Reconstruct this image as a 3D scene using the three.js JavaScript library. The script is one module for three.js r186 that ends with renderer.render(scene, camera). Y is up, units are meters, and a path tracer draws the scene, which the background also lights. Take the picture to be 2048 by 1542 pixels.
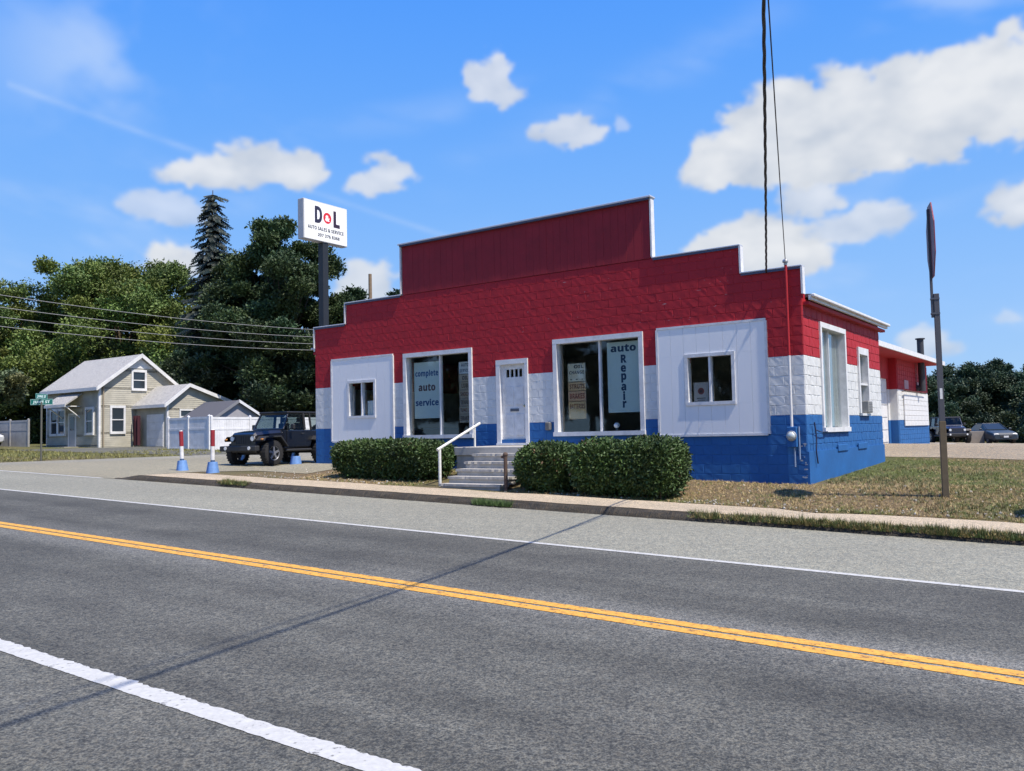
import * as THREE from 'three';
import { mergeGeometries } from 'three/addons/utils/BufferGeometryUtils.js';
import { RoundedBoxGeometry } from 'three/addons/geometries/RoundedBoxGeometry.js';

// ---------------------------------------------------------------- camera, sky, sun, exposure
const scene = new THREE.Scene();
const camera = new THREE.PerspectiveCamera(48.22, 2048 / 1542, 0.1, 2000);
camera.position.set(5.272, 1.6, 17.782);
camera.rotation.order = 'YXZ';
camera.rotation.set(0.05569, 0.61628, -0.02091);

const renderer = new THREE.WebGLRenderer({ antialias: true });
renderer.toneMapping = THREE.LinearToneMapping;
renderer.toneMappingExposure = 1.35;
renderer.shadowMap.enabled = true;
const SKY_GAIN = 0.78, SUN_POWER = 4.8;

// seeded random + value noise
function rng(seed) { let s = seed >>> 0; return () => { s = (s + 0x6D2B79F5) >>> 0; let t = s; t = Math.imul(t ^ (t >>> 15), t | 1); t ^= t + Math.imul(t ^ (t >>> 7), t | 61); return ((t ^ (t >>> 14)) >>> 0) / 4294967296; }; }
const PERM = new Float32Array(65536); { const r = rng(77); for (let i = 0; i < 65536; i++) PERM[i] = r(); }
const lat = (x, y) => PERM[((x * 73 + y * 6151 + ((x * y) << 3)) & 65535)];
function vnoise(x, y) {
  const xi = Math.floor(x), yi = Math.floor(y); let fx = x - xi, fy = y - yi;
  fx = fx * fx * (3 - 2 * fx); fy = fy * fy * (3 - 2 * fy);
  const a = lat(xi, yi), b = lat(xi + 1, yi), c = lat(xi, yi + 1), d = lat(xi + 1, yi + 1);
  return a + (b - a) * fx + (c - a) * fy + (a - b - c + d) * fx * fy;
}
function fbm(x, y, o = 5) { let s = 0, a = 0.5, n = 0; for (let i = 0; i < o; i++) { s += a * vnoise(x, y); n += a; a *= 0.5; x = x * 2.03 + 17.1; y = y * 2.03 + 9.7; } return s / n; }
const clamp = (v, a = 0, b = 1) => Math.min(b, Math.max(a, v));
const sstep = (a, b, t) => { t = clamp((t - a) / (b - a)); return t * t * (3 - 2 * t); };
const mix = (a, b, t) => a + (b - a) * t;

// the sky: blue air, fair-weather cumulus, thin cirrus, an old contrail (azimuth is degrees left of -z)
function makeSky() {
  const W = 2048, H = 1024, data = new Float32Array(W * H * 4);
  // each cloud: puffs [azimuth, elevation, half width, half height] in degrees, strength
  const clouds = [
    [[[19.94, 17.4, 2.5, 2.2], [17.4, 18.6, 3.17, 2.6], [14.38, 18.5, 3.67, 2.8], [11.48, 18.3, 4, 3.2], [8.69, 18.3, 4, 3.1], [6.01, 18.7, 4, 3], [3.24, 18.5, 4, 3.3], [0.65, 17.9, 4, 2.8], [21.9, 16.3, 1.7, 1.2], [13.3, 16.5, 5, 1.5], [16.8, 15.9, 3.2, 1.2]], 1],
    [[[36.54, 22.9, 1.4, 1.3], [35.1, 21.8, 1.1, 0.9], [37.0, 22.0, 1.0, 0.7]], 0.85],
    [[[31.4, 19.5, 2.3, 0.95], [30, 19.3, 1.4, 0.7]], 0.85],
    [[[50.95, 17.24, 3, 1.4], [54.04, 16.38, 3.6, 1], [49.2, 16.7, 1.5, 1.1]], 0.95],
    [[[57.3, 14.1, 2.6, 1.1]], 0.6],
    [[[43.37, 16.9, 1.7, 1.1], [45, 16.1, 1.3, 0.55]], 0.85],
    [[[18.9, 11.8, 3.1, 1.6], [21.4, 11.3, 2.1, 1.2], [17.4, 10.6, 3, 1.4]], 1],
    [[[13.8, 12, 3, 1.1], [11.5, 12.7, 1.6, 0.9]], 0.8],
    [[[15.8, 14.1, 2.1, 1.2]], 0.85],
    [[[4.1, 12.5, 2, 1.3], [2.4, 12.2, 1.8, 1.2]], 0.9],
    [[[9.6, 4.7, 1.7, 1.2]], 0.7], [[[5.2, 6, 0.9, 0.4]], 0.4],
    [[[56.9, 10.8, 1.8, 1.4]], 1], [[[44.8, 9.7, 2, 1.6]], 0.9], [[[27.7, 19.9, 0.5, 0.5]], 0.4],
  ];
  const r = rng(5);
  for (let i = 0; i < 46; i++) {           // the same fair-weather clouds go on all round the horizon
    const az = 76 + r() * 276, el = 6 + Math.pow(r(), 1.2) * 42, w = 1.5 + r() * 3.2, pf = [];
    const n = 2 + Math.floor(r() * 6);
    for (let k = 0; k < n; k++) pf.push([az + (r() - 0.5) * w * 2.6, el + (r() - 0.5) * w * 0.7, w * (0.5 + r() * 0.5), w * (0.3 + r() * 0.25)]);
    clouds.push([pf, 0.6 + r() * 0.4]);
  }
  for (const c of clouds) {                 // bounding boxes
    let a0 = 1e9, a1 = -1e9, e0 = 1e9, e1 = -1e9;
    for (const [a, e, rx, ry] of c[0]) { a0 = Math.min(a0, a - rx * 1.7); a1 = Math.max(a1, a + rx * 1.7); e0 = Math.min(e0, e - ry * 1.9); e1 = Math.max(e1, e + ry * 1.9); }
    c.push(a0, a1, e0, e1);
  }
  const trail = [[66, 20.2], [61, 19.07], [54.64, 17.52], [47.79, 15.62], [40.26, 13.32], [30, 10]];
  const dir = new THREE.Vector3();
  for (let j = 0; j < H; j++) {
    const elR = (j + 0.5) / H * Math.PI - Math.PI / 2, el = elR * 180 / Math.PI;
    const s = Math.max(0, Math.sin(elR));
    // clear-air colour (linear)
    const t = Math.pow(s, 0.62);
    const R = mix(0.40, 0.062, sstep(0, 0.75, t)), G = mix(0.62, 0.21, sstep(0, 0.95, t)), B = mix(0.86, 0.93, sstep(0, 0.3, t)) - 0.12 * sstep(0.6, 1, t);
    for (let i = 0; i < W; i++) {
      const u = (i + 0.5) / W, phi = (u - 0.5) * 2 * Math.PI;           // equirect: u=0.5 is +x ... three: atan2(z,x)
      const dx = Math.cos(phi), dz = Math.sin(phi);
      let az = Math.atan2(-dx, -dz) * 180 / Math.PI; if (az < -20) az += 360;
      let r0 = R, g0 = G, b0 = B;
      if (el > -2) {
        const nx = az * 0.42, ny = el * 0.6;
        // cirrus veils
        const cx = fbm(az * 0.05 + 3, el * 0.16 + az * 0.03, 4), cw = fbm(az * 0.22 - el * 0.35 + 40, el * 0.5 + 11, 5);
        let ci = sstep(0.5, 0.78, cx) * sstep(0.3, 0.75, cw) * 0.42;
        ci += 0.6 * sstep(0.32, 0.66, fbm(az * 0.16 + 60, el * 0.22, 5)) * Math.exp(-(((az - 60.5) / 6) ** 2) - ((el - 22.5) / 4) ** 2);
        ci += 0.22 * sstep(0.3, 0.75, cw) * Math.exp(-(((el - 22.5 + (az - 25) * 0.35) / 1.2) ** 2) - ((az - 25) / 9) ** 2);
        for (let k = 0; k + 1 < trail.length; k++) {
          const [a0, e0] = trail[k], [a1, e1] = trail[k + 1];
          if (az <= a0 && az >= a1) { const tt = (a0 - az) / (a0 - a1), d = el - mix(e0, e1, tt); ci += 0.26 * Math.exp(-((d / 0.16) ** 2)) * (0.5 + 0.7 * vnoise(az * 0.9, 3)); }
        }
        ci = clamp(ci, 0, 0.7) * sstep(-1, 4, el);
        r0 = mix(r0, 0.56, ci); g0 = mix(g0, 0.70, ci); b0 = mix(b0, 0.93, ci);
        for (const [pf, str, a0, a1, e0, e1] of clouds) {
          if (az < a0 || az > a1 || el < e0 || el > e1) continue;
          const wx = (fbm(nx * 2.2 + 5, ny * 2.2, 5) - 0.5) * 1.7, wy = (fbm(nx * 2.2 + 71, ny * 2.2 + 33, 5) - 0.5) * 1.5;
          let f = 0, top = 0;
          for (const [a, e, rx, ry] of pf) {
            const m = Math.min(1.6, 0.45 + ry * 0.42);
            const X = (az - a + wx * m) / rx, Y = (el - e + wy * m) / ry, d = X * X + Y * Y * (Y < 0 ? 1.5 : 1);
            if (d < 2.2) { const v = Math.max(0, 1 - d / 1.5); f += v * 1.5; top = Math.max(top, v * (Y * 0.55 - X * 0.25 + 0.55)); }
          }
          if (f <= 0.005) continue;
          const det = fbm(nx * 5 + 9, ny * 6.5 + 4, 5);
          const al = sstep(0.1, 0.86, f * (0.5 + 1.0 * det)) * str;
          const lum = clamp(0.5 + 0.42 * top + (fbm(nx * 1.1 + 2, ny * 1.5 + 8, 5) - 0.5) * 1.0, 0.0, 1);
          const cr = mix(0.44, 0.78, lum), cg = mix(0.51, 0.80, lum), cb = mix(0.62, 0.83, lum);
          r0 = mix(r0, cr, al * 0.97); g0 = mix(g0, cg, al * 0.97); b0 = mix(b0, cb, al * 0.97);
        }
      }
      const o = (j * W + i) * 4;
      data[o] = r0 * SKY_GAIN; data[o + 1] = g0 * SKY_GAIN; data[o + 2] = b0 * SKY_GAIN; data[o + 3] = 1;
    }
  }
  const tex = new THREE.DataTexture(data, W, H, THREE.RGBAFormat, THREE.FloatType);
  tex.mapping = THREE.EquirectangularReflectionMapping;
  tex.magFilter = THREE.LinearFilter; tex.minFilter = THREE.LinearFilter; tex.colorSpace = THREE.LinearSRGBColorSpace; tex.needsUpdate = true;
  return tex;
}
scene.background = makeSky();
scene.environment = scene.background;

const sun = new THREE.DirectionalLight(new THREE.Color(1, 0.915, 0.80), SUN_POWER);
const SUN_EL = 59 * Math.PI / 180;
sun.position.set(Math.cos(SUN_EL) * 90 - 8, Math.sin(SUN_EL) * 90, 0.062 * 90 - 2);
sun.target.position.set(-8, 0, -2);
sun.castShadow = true; sun.shadow.radius = 1;
sun.shadow.mapSize.set(4096, 4096);
Object.assign(sun.shadow.camera, { left: -70, right: 70, top: 60, bottom: -60, near: 1, far: 260 });
scene.add(sun, sun.target);

// ---------------------------------------------------------------- helpers
const V = (x, y, z) => new THREE.Vector3(x, y, z);
const lin = (r, g, b) => new THREE.Color().setRGB(r, g, b);
const used = new Map();
function numbered(n) { const k = used.get(n) || 0; used.set(n, k + 1); return k ? `${n}_${String(k).padStart(3, '0')}` : n; }
function dataTex(size, fn, srgb = true) {
  const d = new Uint8Array(size * size * 4);
  for (let j = 0; j < size; j++) for (let i = 0; i < size; i++) { const c = fn(i, j, size); const o = (j * size + i) * 4; d[o] = clamp(c[0]) * 255; d[o + 1] = clamp(c[1]) * 255; d[o + 2] = clamp(c[2]) * 255; d[o + 3] = 255; }
  const t = new THREE.DataTexture(d, size, size); t.wrapS = t.wrapT = THREE.RepeatWrapping; t.magFilter = THREE.LinearFilter; t.minFilter = THREE.LinearMipmapLinearFilter; t.generateMipmaps = true;
  if (srgb) t.colorSpace = THREE.SRGBColorSpace; t.needsUpdate = true; return t;
}
// tiling noise: fbm blended across the wrap
function tnoise(i, j, n, f, o = 4, s = 0) {
  const u = i / n, v = j / n, a = fbm(u * f + s, v * f + s, o), b = fbm((u - 1) * f + s, v * f + s, o), c = fbm(u * f + s, (v - 1) * f + s, o), d = fbm((u - 1) * f + s, (v - 1) * f + s, o);
  const k = (t) => sstep(0.75, 1, t); const ku = k(u), kv = k(v);
  return mix(mix(a, b, ku), mix(c, d, ku), kv);
}
const mottle = dataTex(512, (i, j, n) => { const a = tnoise(i, j, n, 6, 5), b = tnoise(i, j, n, 40, 3, 9); const v = 0.86 + 0.16 * a + 0.07 * (b - 0.5); return [v, v, v]; });
const roughNoise = dataTex(256, (i, j, n) => { const v = tnoise(i, j, n, 30, 4, 3); return [v, v, v]; }, false);
const rep = (t, s) => { const c = t.clone(); c.repeat.set(s, s); c.needsUpdate = true; return c; };
function mat(r, g, b, rough = 0.7, o = {}) {
  const m = new THREE.MeshStandardMaterial({ color: lin(r, g, b), roughness: rough, side: THREE.DoubleSide, ...o });
  return m;
}
const paint = (r, g, b, rough = 0.6, sc = 0.5) => mat(r, g, b, rough, { map: rep(mottle, sc), bumpMap: rep(roughNoise, 3), bumpScale: 0.0012 });

function prep(g) { let q = g.index ? g.toNonIndexed() : g; if (!q.attributes.normal) q.computeVertexNormals(); for (const k of Object.keys(q.attributes)) if (!['position', 'normal', 'uv'].includes(k)) q.deleteAttribute(k); if (!q.attributes.uv) q.setAttribute('uv', new THREE.BufferAttribute(new Float32Array(q.attributes.position.count * 2), 2)); return q; }
function metreUV(g) {
  const p = g.attributes.position, n = g.attributes.normal, uv = g.attributes.uv;
  for (let i = 0; i < p.count; i++) {
    const ax = Math.abs(n.getX(i)), ay = Math.abs(n.getY(i)), az = Math.abs(n.getZ(i));
    if (ay >= ax && ay >= az) uv.setXY(i, p.getX(i), p.getZ(i)); else if (ax >= az) uv.setXY(i, p.getZ(i), p.getY(i)); else uv.setXY(i, p.getX(i), p.getY(i));
  }
  return g;
}
function merge(list) { return mergeGeometries(list.map(prep)); }
function obj(name, geos, material, parent = scene, keepUV = false) {
  let g = Array.isArray(geos) ? (geos.length === 1 ? prep(geos[0]) : merge(geos)) : prep(geos);
  if (!keepUV) metreUV(g);
  const m = new THREE.Mesh(g, material); m.castShadow = m.receiveShadow = true;
  m.name = parent === scene ? numbered(name) : name;
  parent.add(m); return m;
}
function tag(o, label, category, group, kind) { o.userData.label = label; if (category) o.userData.category = category; if (group) o.userData.group = group; if (kind) o.userData.kind = kind; return o; }
function thing(name, label, category, pos = [0, 0, 0], turn = 0, group) { const o = new THREE.Group(); o.name = numbered(name); o.position.set(...pos); o.rotation.y = turn; scene.add(o); return tag(o, label, category, group); }
function part(name, parent) { const o = new THREE.Group(); o.name = name; parent.add(o); return o; }
function struct(name, geos, material, label, keepUV) { const m = obj(name, geos, material, scene, keepUV); m.userData.kind = 'structure'; m.userData.label = label; return m; }
const box = (x0, x1, y0, y1, z0, z1) => { const g = new THREE.BoxGeometry(Math.abs(x1 - x0), Math.abs(y1 - y0), Math.abs(z1 - z0)); g.translate((x0 + x1) / 2, (y0 + y1) / 2, (z0 + z1) / 2); return g; };
const rbox = (x0, x1, y0, y1, z0, z1, r = 0.01, s = 2) => { const g = new RoundedBoxGeometry(Math.abs(x1 - x0), Math.abs(y1 - y0), Math.abs(z1 - z0), s, r); g.translate((x0 + x1) / 2, (y0 + y1) / 2, (z0 + z1) / 2); return g; };
function bar(a, b, r0, r1 = r0, seg = 10) { const d = b.clone().sub(a), g = new THREE.CylinderGeometry(r1, r0, d.length(), seg); g.applyQuaternion(new THREE.Quaternion().setFromUnitVectors(V(0, 1, 0), d.clone().normalize())); g.translate((a.x + b.x) / 2, (a.y + b.y) / 2, (a.z + b.z) / 2); return g; }
function tube(pts, r, seg = 24, rad = 6) { return new THREE.TubeGeometry(new THREE.CatmullRomCurve3(pts), seg, r, rad, false); }
// flat polygon (array of [u,v]) extruded along w; axis: 'z' -> (u,v,w) = (x,y,z), 'x' -> (z,y,x)
function prism(pts, w0, w1, axis = 'z', bevel = 0) {
  const s = new THREE.Shape(pts.map(p => new THREE.Vector2(p[0], p[1])));
  const g = new THREE.ExtrudeGeometry(s, { depth: w1 - w0 - 2 * bevel, bevelEnabled: bevel > 0, bevelThickness: bevel, bevelSize: bevel, bevelOffset: -bevel, bevelSegments: 2, curveSegments: 10 });
  g.translate(0, 0, w0 + bevel);
  if (axis === 'x') { const p = g.attributes.position, n = g.attributes.normal; for (let i = 0; i < p.count; i++) { const x = p.getX(i), z = p.getZ(i); p.setXYZ(i, z, p.getY(i), x); const nx = n.getX(i), nz = n.getZ(i); n.setXYZ(i, nz, n.getY(i), nx); } const q = g.index ? g.toNonIndexed() : g; const a = q.attributes.position.array; for (let i = 0; i < a.length; i += 9) for (let k = 0; k < 3; k++) { const t = a[i + 3 + k]; a[i + 3 + k] = a[i + 6 + k]; a[i + 6 + k] = t; } q.computeVertexNormals(); return q; }
  return g;
}
// cells of a set of outer rectangles minus holes, as rectangles [u0,u1,v0,v1]
function cells(outer, holes) {
  const us = new Set(), vs = new Set();
  for (const [a, b, c, d] of [...outer, ...holes]) { us.add(a); us.add(b); vs.add(c); vs.add(d); }
  const U = [...us].sort((a, b) => a - b), W = [...vs].sort((a, b) => a - b), out = [];
  const inn = (r, u, v) => u > r[0] && u < r[1] && v > r[2] && v < r[3];
  for (let j = 0; j + 1 < W.length; j++) {
    let run = null;
    for (let i = 0; i + 1 < U.length; i++) {
      const u = (U[i] + U[i + 1]) / 2, v = (W[j] + W[j + 1]) / 2;
      const ok = outer.some(r => inn(r, u, v)) && !holes.some(r => inn(r, u, v));
      if (ok) { if (run) run[1] = U[i + 1]; else run = [U[i], U[i + 1], W[j], W[j + 1]]; }
      if ((!ok || i + 2 === U.length) && run) { out.push(run); run = null; }
    }
  }
  return out;
}
function canvasTex(w, h, draw) { const c = document.createElement('canvas'); c.width = w; c.height = h; draw(c.getContext('2d'), w, h); const t = new THREE.CanvasTexture(c); t.colorSpace = THREE.SRGBColorSpace; return t; }
// a thin printed sheet facing +z (or +x): front face carries the texture
function sheetMesh(name, w, h, d, tex, parent, back = mat(0.6, 0.6, 0.58, 0.8), rough = 0.75) {
  const g = new THREE.BoxGeometry(w, h, d);
  const front = new THREE.MeshStandardMaterial({ map: tex, roughness: rough });
  const m = new THREE.Mesh(g, [back, back, back, back, front, back]); m.castShadow = m.receiveShadow = true; m.name = parent === scene ? numbered(name) : name; parent.add(m); return m;
}

// ---------------------------------------------------------------- terrain
const roadY = (x) => x > -25 ? -0.027 * (Math.min(x, 60) - 5.27) : 0.817 + 0.018 * (-25 - Math.max(x, -70));
const LOT_Z = 3.25, CURB_Z = 4.95;
function groundY(x, z) {
  let h = roadY(x);
  if (z >= CURB_Z) return h;
  const w = sstep(-17.4, -14.4, x);
  h += mix(0.05, 0.115, w);
  if (z < LOT_Z) {
    h += w * (0.18 * sstep(LOT_Z, 0.2, z) + 0.033 * clamp(-z, 0, 14) - 0.021 * clamp(-z - 15, 0, 60));
    h += 0.2 * Math.exp(-(((x - 3.4) / 2.2) ** 2) - ((z - 1.2) / 1.3) ** 2);
    h += w * 0.025 * (fbm(x * 0.9 + 50, z * 0.9 + 20, 3) - 0.5) * sstep(LOT_Z, LOT_Z - 0.6, z);
  }
  return h;
}
function pvn(x, y, p) { const xi = Math.floor(x), yi = Math.floor(y); let fx = x - xi, fy = y - yi; fx = fx * fx * (3 - 2 * fx); fy = fy * fy * (3 - 2 * fy); const X0 = ((xi % p) + p) % p, X1 = (X0 + 1) % p, Y0 = ((yi % p) + p) % p, Y1 = (Y0 + 1) % p; const a = lat(X0, Y0), b = lat(X1, Y0), c = lat(X0, Y1), d = lat(X1, Y1); return a + (b - a) * fx + (c - a) * fy + (a - b - c + d) * fx * fy; }
// graded sheet over a list of x and z stations with per-vertex colour
function sheet(xs, zs, fy, fc, uvs = 1) {
  const nx = xs.length, nz = zs.length, pos = new Float32Array(nx * nz * 3), col = new Float32Array(nx * nz * 3), uv = new Float32Array(nx * nz * 2), idx = [];
  for (let j = 0; j < nz; j++) for (let i = 0; i < nx; i++) {
    const k = j * nx + i, x = xs[i], z = zs[j]; pos[3 * k] = x; pos[3 * k + 1] = fy(x, z); pos[3 * k + 2] = z;
    const c = fc ? fc(x, z) : [1, 1, 1]; col[3 * k] = c[0]; col[3 * k + 1] = c[1]; col[3 * k + 2] = c[2]; uv[2 * k] = x * uvs; uv[2 * k + 1] = z * uvs;
    if (i + 1 < nx && j + 1 < nz) idx.push(k, k + nx, k + 1, k + 1, k + nx, k + nx + 1);
  }
  const g = new THREE.BufferGeometry(); g.setAttribute('position', new THREE.BufferAttribute(pos, 3)); g.setAttribute('color', new THREE.BufferAttribute(col, 3)); g.setAttribute('uv', new THREE.BufferAttribute(uv, 2)); g.setIndex(idx); g.computeVertexNormals(); return g;
}
function sheetObj(name, g, m, label) { const o = new THREE.Mesh(g, m); o.name = numbered(name); o.castShadow = o.receiveShadow = true; o.userData = { kind: 'structure', label }; scene.add(o); return o; }
const range = (a, b, s) => { const n = Math.max(1, Math.round((b - a) / s)), o = []; for (let i = 0; i <= n; i++) o.push(a + (b - a) * i / n); return o; };
const join = (...l) => [...new Set(l.flat().map(v => Math.round(v * 1e4) / 1e4))].sort((a, b) => a - b);

// aggregate of the asphalt: stones of several sizes in a dark binder
function aggregate(lo, hi, seed, warm) {
  const n = 1024;
  return dataTex(n, (i, j) => {
    const a = pvn(i / 3.2 + seed, j / 3.2, 320), b = pvn(i / 6.4, j / 6.4 + seed, 160), c = lat(i * 3 + seed, j * 5 + 11), e = pvn(i / 40, j / 40 + 3, 26), d = pvn(i / 14.2 + 4, j / 14.2, 72);
    let v = 0.36 * a + 0.26 * b + 0.28 * c + 0.1 * d;
    v = mix(lo, hi, sstep(0.2, 0.8, v)); if (a > 0.83 && c > 0.45) v += 0.2 * (c - 0.3); if (b < 0.2) v -= 0.1 * (hi - lo);
    v *= 0.97 + 0.06 * e;
    const w = warm * (b - 0.5) * 0.12;
    return [v * (1 + w), v, v * (1 - w * 1.2)];
  });
}
const aggLane = aggregate(0.46, 1.0, 3, 0.45), aggShoulder = aggregate(0.55, 1.0, 11, 0.6), aggDirt = aggregate(0.5, 1.0, 23, 1.6);
const bumpOf = (t, m) => ({ bumpMap: t, bumpScale: m });
const laneMat = new THREE.MeshStandardMaterial({ color: lin(0.31, 0.31, 0.262), map: rep(aggLane, 0.42), ...bumpOf(rep(aggLane, 0.42), 0.006), roughness: 0.88, vertexColors: true });
const shoulderMat = new THREE.MeshStandardMaterial({ color: lin(0.44, 0.435, 0.345), map: rep(aggShoulder, 0.42), ...bumpOf(rep(aggShoulder, 0.42), 0.004), roughness: 0.92, vertexColors: true });
const dirtMat = new THREE.MeshStandardMaterial({ color: lin(0.62, 0.52, 0.38), map: rep(aggDirt, 0.3), ...bumpOf(rep(aggDirt, 0.3), 0.012), roughness: 0.97, vertexColors: true });

// main road: two lanes and two shoulders
const RX = join(range(-140, -40, 5), range(-40, -12, 1), range(-12, 8, 0.2), range(8, 14, 0.6), range(14, 90, 4));
const LINE_N = 14.85, LINE_F = 8.4, LINE_Y = 11.53;
const band = (z, c, w) => Math.exp(-(((z - c) / w) ** 2));
function laneTone(x, z) {
  // polished wheel paths and oily lane centres against the paler, dust-covered strip beside the centre line
  const w = fbm(x * 0.1 + 8, z * 0.5 + 3, 3), st = fbm(x * 0.16 + 2, z * 2.6 + 30, 4), bl = fbm(x * 0.9, z * 1.4 + 60, 4), sp = fbm(x * 2.6 + 5, z * 2.6, 3);
  let v = 0.55 + 0.24 * (w - 0.5) + 0.3 * (st - 0.5) + 0.26 * (bl - 0.5) + 0.12 * (sp - 0.5);
  // dust swept to the middle, rubber in the wheel paths, both broken up along the road
  const dust = band(z + 0.25 * (bl - 0.5), LINE_Y, 0.55) * (0.5 + st);
  v += 0.3 * dust + 0.05 * band(z, 9.9, 0.35) * st;
  for (const [c, k] of [[12.55, 0.16], [13.95, 0.2], [9.25, 0.13], [10.45, 0.1]]) v -= 1.25 * k * band(z + 0.3 * (w - 0.5), c, 0.34) * clamp(0.15 + 1.5 * st * fbm(x * 0.35 + c, 7, 3));
  return [v, v, v * (1 + 0.06 * dust)];
}
function shoulderTone(x, z) { const v = 0.86 + 0.22 * (fbm(x * 0.35 + 4, z * 0.8 + 9, 4) - 0.5); const d = z < 6 ? 0.1 * sstep(5.7, 5.0, z) * fbm(x * 1.3, z * 3, 3) : 0; return [v, v * (1 - d * 0.3), v * (1 - d * 0.9)]; }
function nearTone(x, z) { let v = 0.62 + 0.3 * (fbm(x * 0.5 + 4, z * 0.7 + 9, 4) - 0.5); const w = sstep(15.4, 16.6, z) * 0.25 * fbm(x * 0.9 + 3, z * 0.9, 3); return [v * (1 + w * 0.4), v * (1 + w * 0.2), v * (1 - w * 0.5)]; }
const flatRoad = (x) => roadY(x);
sheetObj('road', sheet(RX, range(LINE_F, LINE_N, 0.09), flatRoad, laneTone), laneMat, 'grey two-lane asphalt road');
sheetObj('road_shoulder', sheet(RX, range(CURB_Z, LINE_F, 0.2), flatRoad, shoulderTone), shoulderMat, 'pale asphalt shoulder beside the sidewalk');
sheetObj('road_shoulder', sheet(RX, range(LINE_N, 24, 0.3), flatRoad, nearTone), laneMat, 'asphalt shoulder on the side away from the shop');

// painted lines: thin sheets with worn edges
const whitePaint = mat(0.52, 0.52, 0.49, 0.8, { map: rep(dataTex(512, (i, j, n) => { const a = tnoise(i, j, n, 60, 4, 2), b = tnoise(i, j, n, 9, 3, 6); let v = 0.84 + 0.2 * a; if (a < 0.29 + 0.2 * (b - 0.5)) v *= 0.7; return [v, v, v]; }), 0.8) });
const yellowPaint = mat(0.74, 0.40, 0.06, 0.8, { map: rep(dataTex(512, (i, j, n) => { const a = tnoise(i, j, n, 50, 4, 5), b = tnoise(i, j, n, 8, 3, 8); let v = 0.76 + 0.3 * a; let bl = 1; if (a < 0.3 + 0.2 * (b - 0.5)) { v *= 0.74; bl = 1.5; } return [v, v * 0.98, v * bl]; }), 0.8) });
function stripe(x0, x1, z, w, seed, rag = 0.012, dx = 0.05) {
  const pos = [], idx = []; const n = Math.round((x1 - x0) / dx); let k = 0;
  for (let i = 0; i <= n; i++) {
    const x = x0 + (x1 - x0) * i / n; const a = (fbm(x * 34 + seed, seed, 3) - 0.5) * 2 * rag, b = (fbm(x * 30 + seed + 40, seed + 9, 3) - 0.5) * 2 * rag * 0.3;
    pos.push(x, roadY(x) + 0.004, z - w / 2 + a - rag * 0.5, x, roadY(x) + 0.004, z + w / 2 + b); if (i < n) idx.push(k, k + 1, k + 2, k + 2, k + 1, k + 3); k += 2;
  }
  const g = new THREE.BufferGeometry(); g.setAttribute('position', new THREE.Float32BufferAttribute(pos, 3)); g.setIndex(idx); g.computeVertexNormals(); return g;
}
const stripes = (x0, x1, z, w, s, rag) => [stripe(x0, -14, z, w, s, rag, 0.4), stripe(-14, 8, z, w, s, rag, 0.03), stripe(8, x1, z, w, s, rag, 0.4)];
struct('edge_line', stripes(-120, 70, LINE_N, 0.14, 2, 0.022), whitePaint, 'thick white edge line of the lane away from the shop');
struct('edge_line', stripes(-120, 70, LINE_F, 0.105, 5, 0.008), whitePaint, 'thin white edge line between lane and shop shoulder');
struct('centre_line', stripes(-120, 70, LINE_Y - 0.093, 0.135, 7, 0.01), yellowPaint, 'yellow centre line, one of a double pair, shop side');
struct('centre_line', stripes(-120, 70, LINE_Y + 0.093, 0.135, 9, 0.01), yellowPaint, 'yellow centre line, one of a double pair, away from shop');
struct('edge_line', [stripe(-60, -17.6, CURB_Z + 0.02, 0.2, 12, 0.02, 0.2)], whitePaint, 'white line across the mouth of the side street');

// the ground sheet: lawns, verges, far land
const GX = join(range(-300, -80, 20), range(-80, -18, 2), range(-18, 9, 0.3), range(9, 60, 3), range(60, 260, 20)), GZ = join(range(-420, -100, 20), range(-100, -26, 4), range(-26, 0, 0.8), range(0, 5, 0.2), [24, 30, 60, 120, 200]);
function lawnTone(x, z) {
  const n = fbm(x * 0.5 + 31, z * 0.6 + 12, 4), m = fbm(x * 2.2, z * 2.2 + 70, 3);
  let dry = clamp(0.5 + (n - 0.5) * 3 + (m - 0.5) * 1.4);
  if (z > -0.4 && x < 3) dry = clamp(dry + 0.45); if (z < -1 || x > 3) dry = clamp(dry * 0.72);
  if (x < -18) dry *= 0.6;
  const g = [0.18, 0.21, 0.055], b = [0.37, 0.27, 0.14];
  return [mix(g[0], b[0], dry), mix(g[1], b[1], dry), mix(g[2], b[2], dry)];
}
const lawnMat = new THREE.MeshStandardMaterial({ color: lin(1, 1, 1), map: rep(aggDirt, 0.7), ...bumpOf(rep(aggDirt, 0.7), 0.02), roughness: 1, vertexColors: true });
sheetObj('ground', sheet(GX, GZ, (x, z) => z > 3.2 ? roadY(x) - 0.12 : groundY(x, z) - 0.006, lawnTone), lawnMat, 'dry patchy lawn and verge round the shop');

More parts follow.
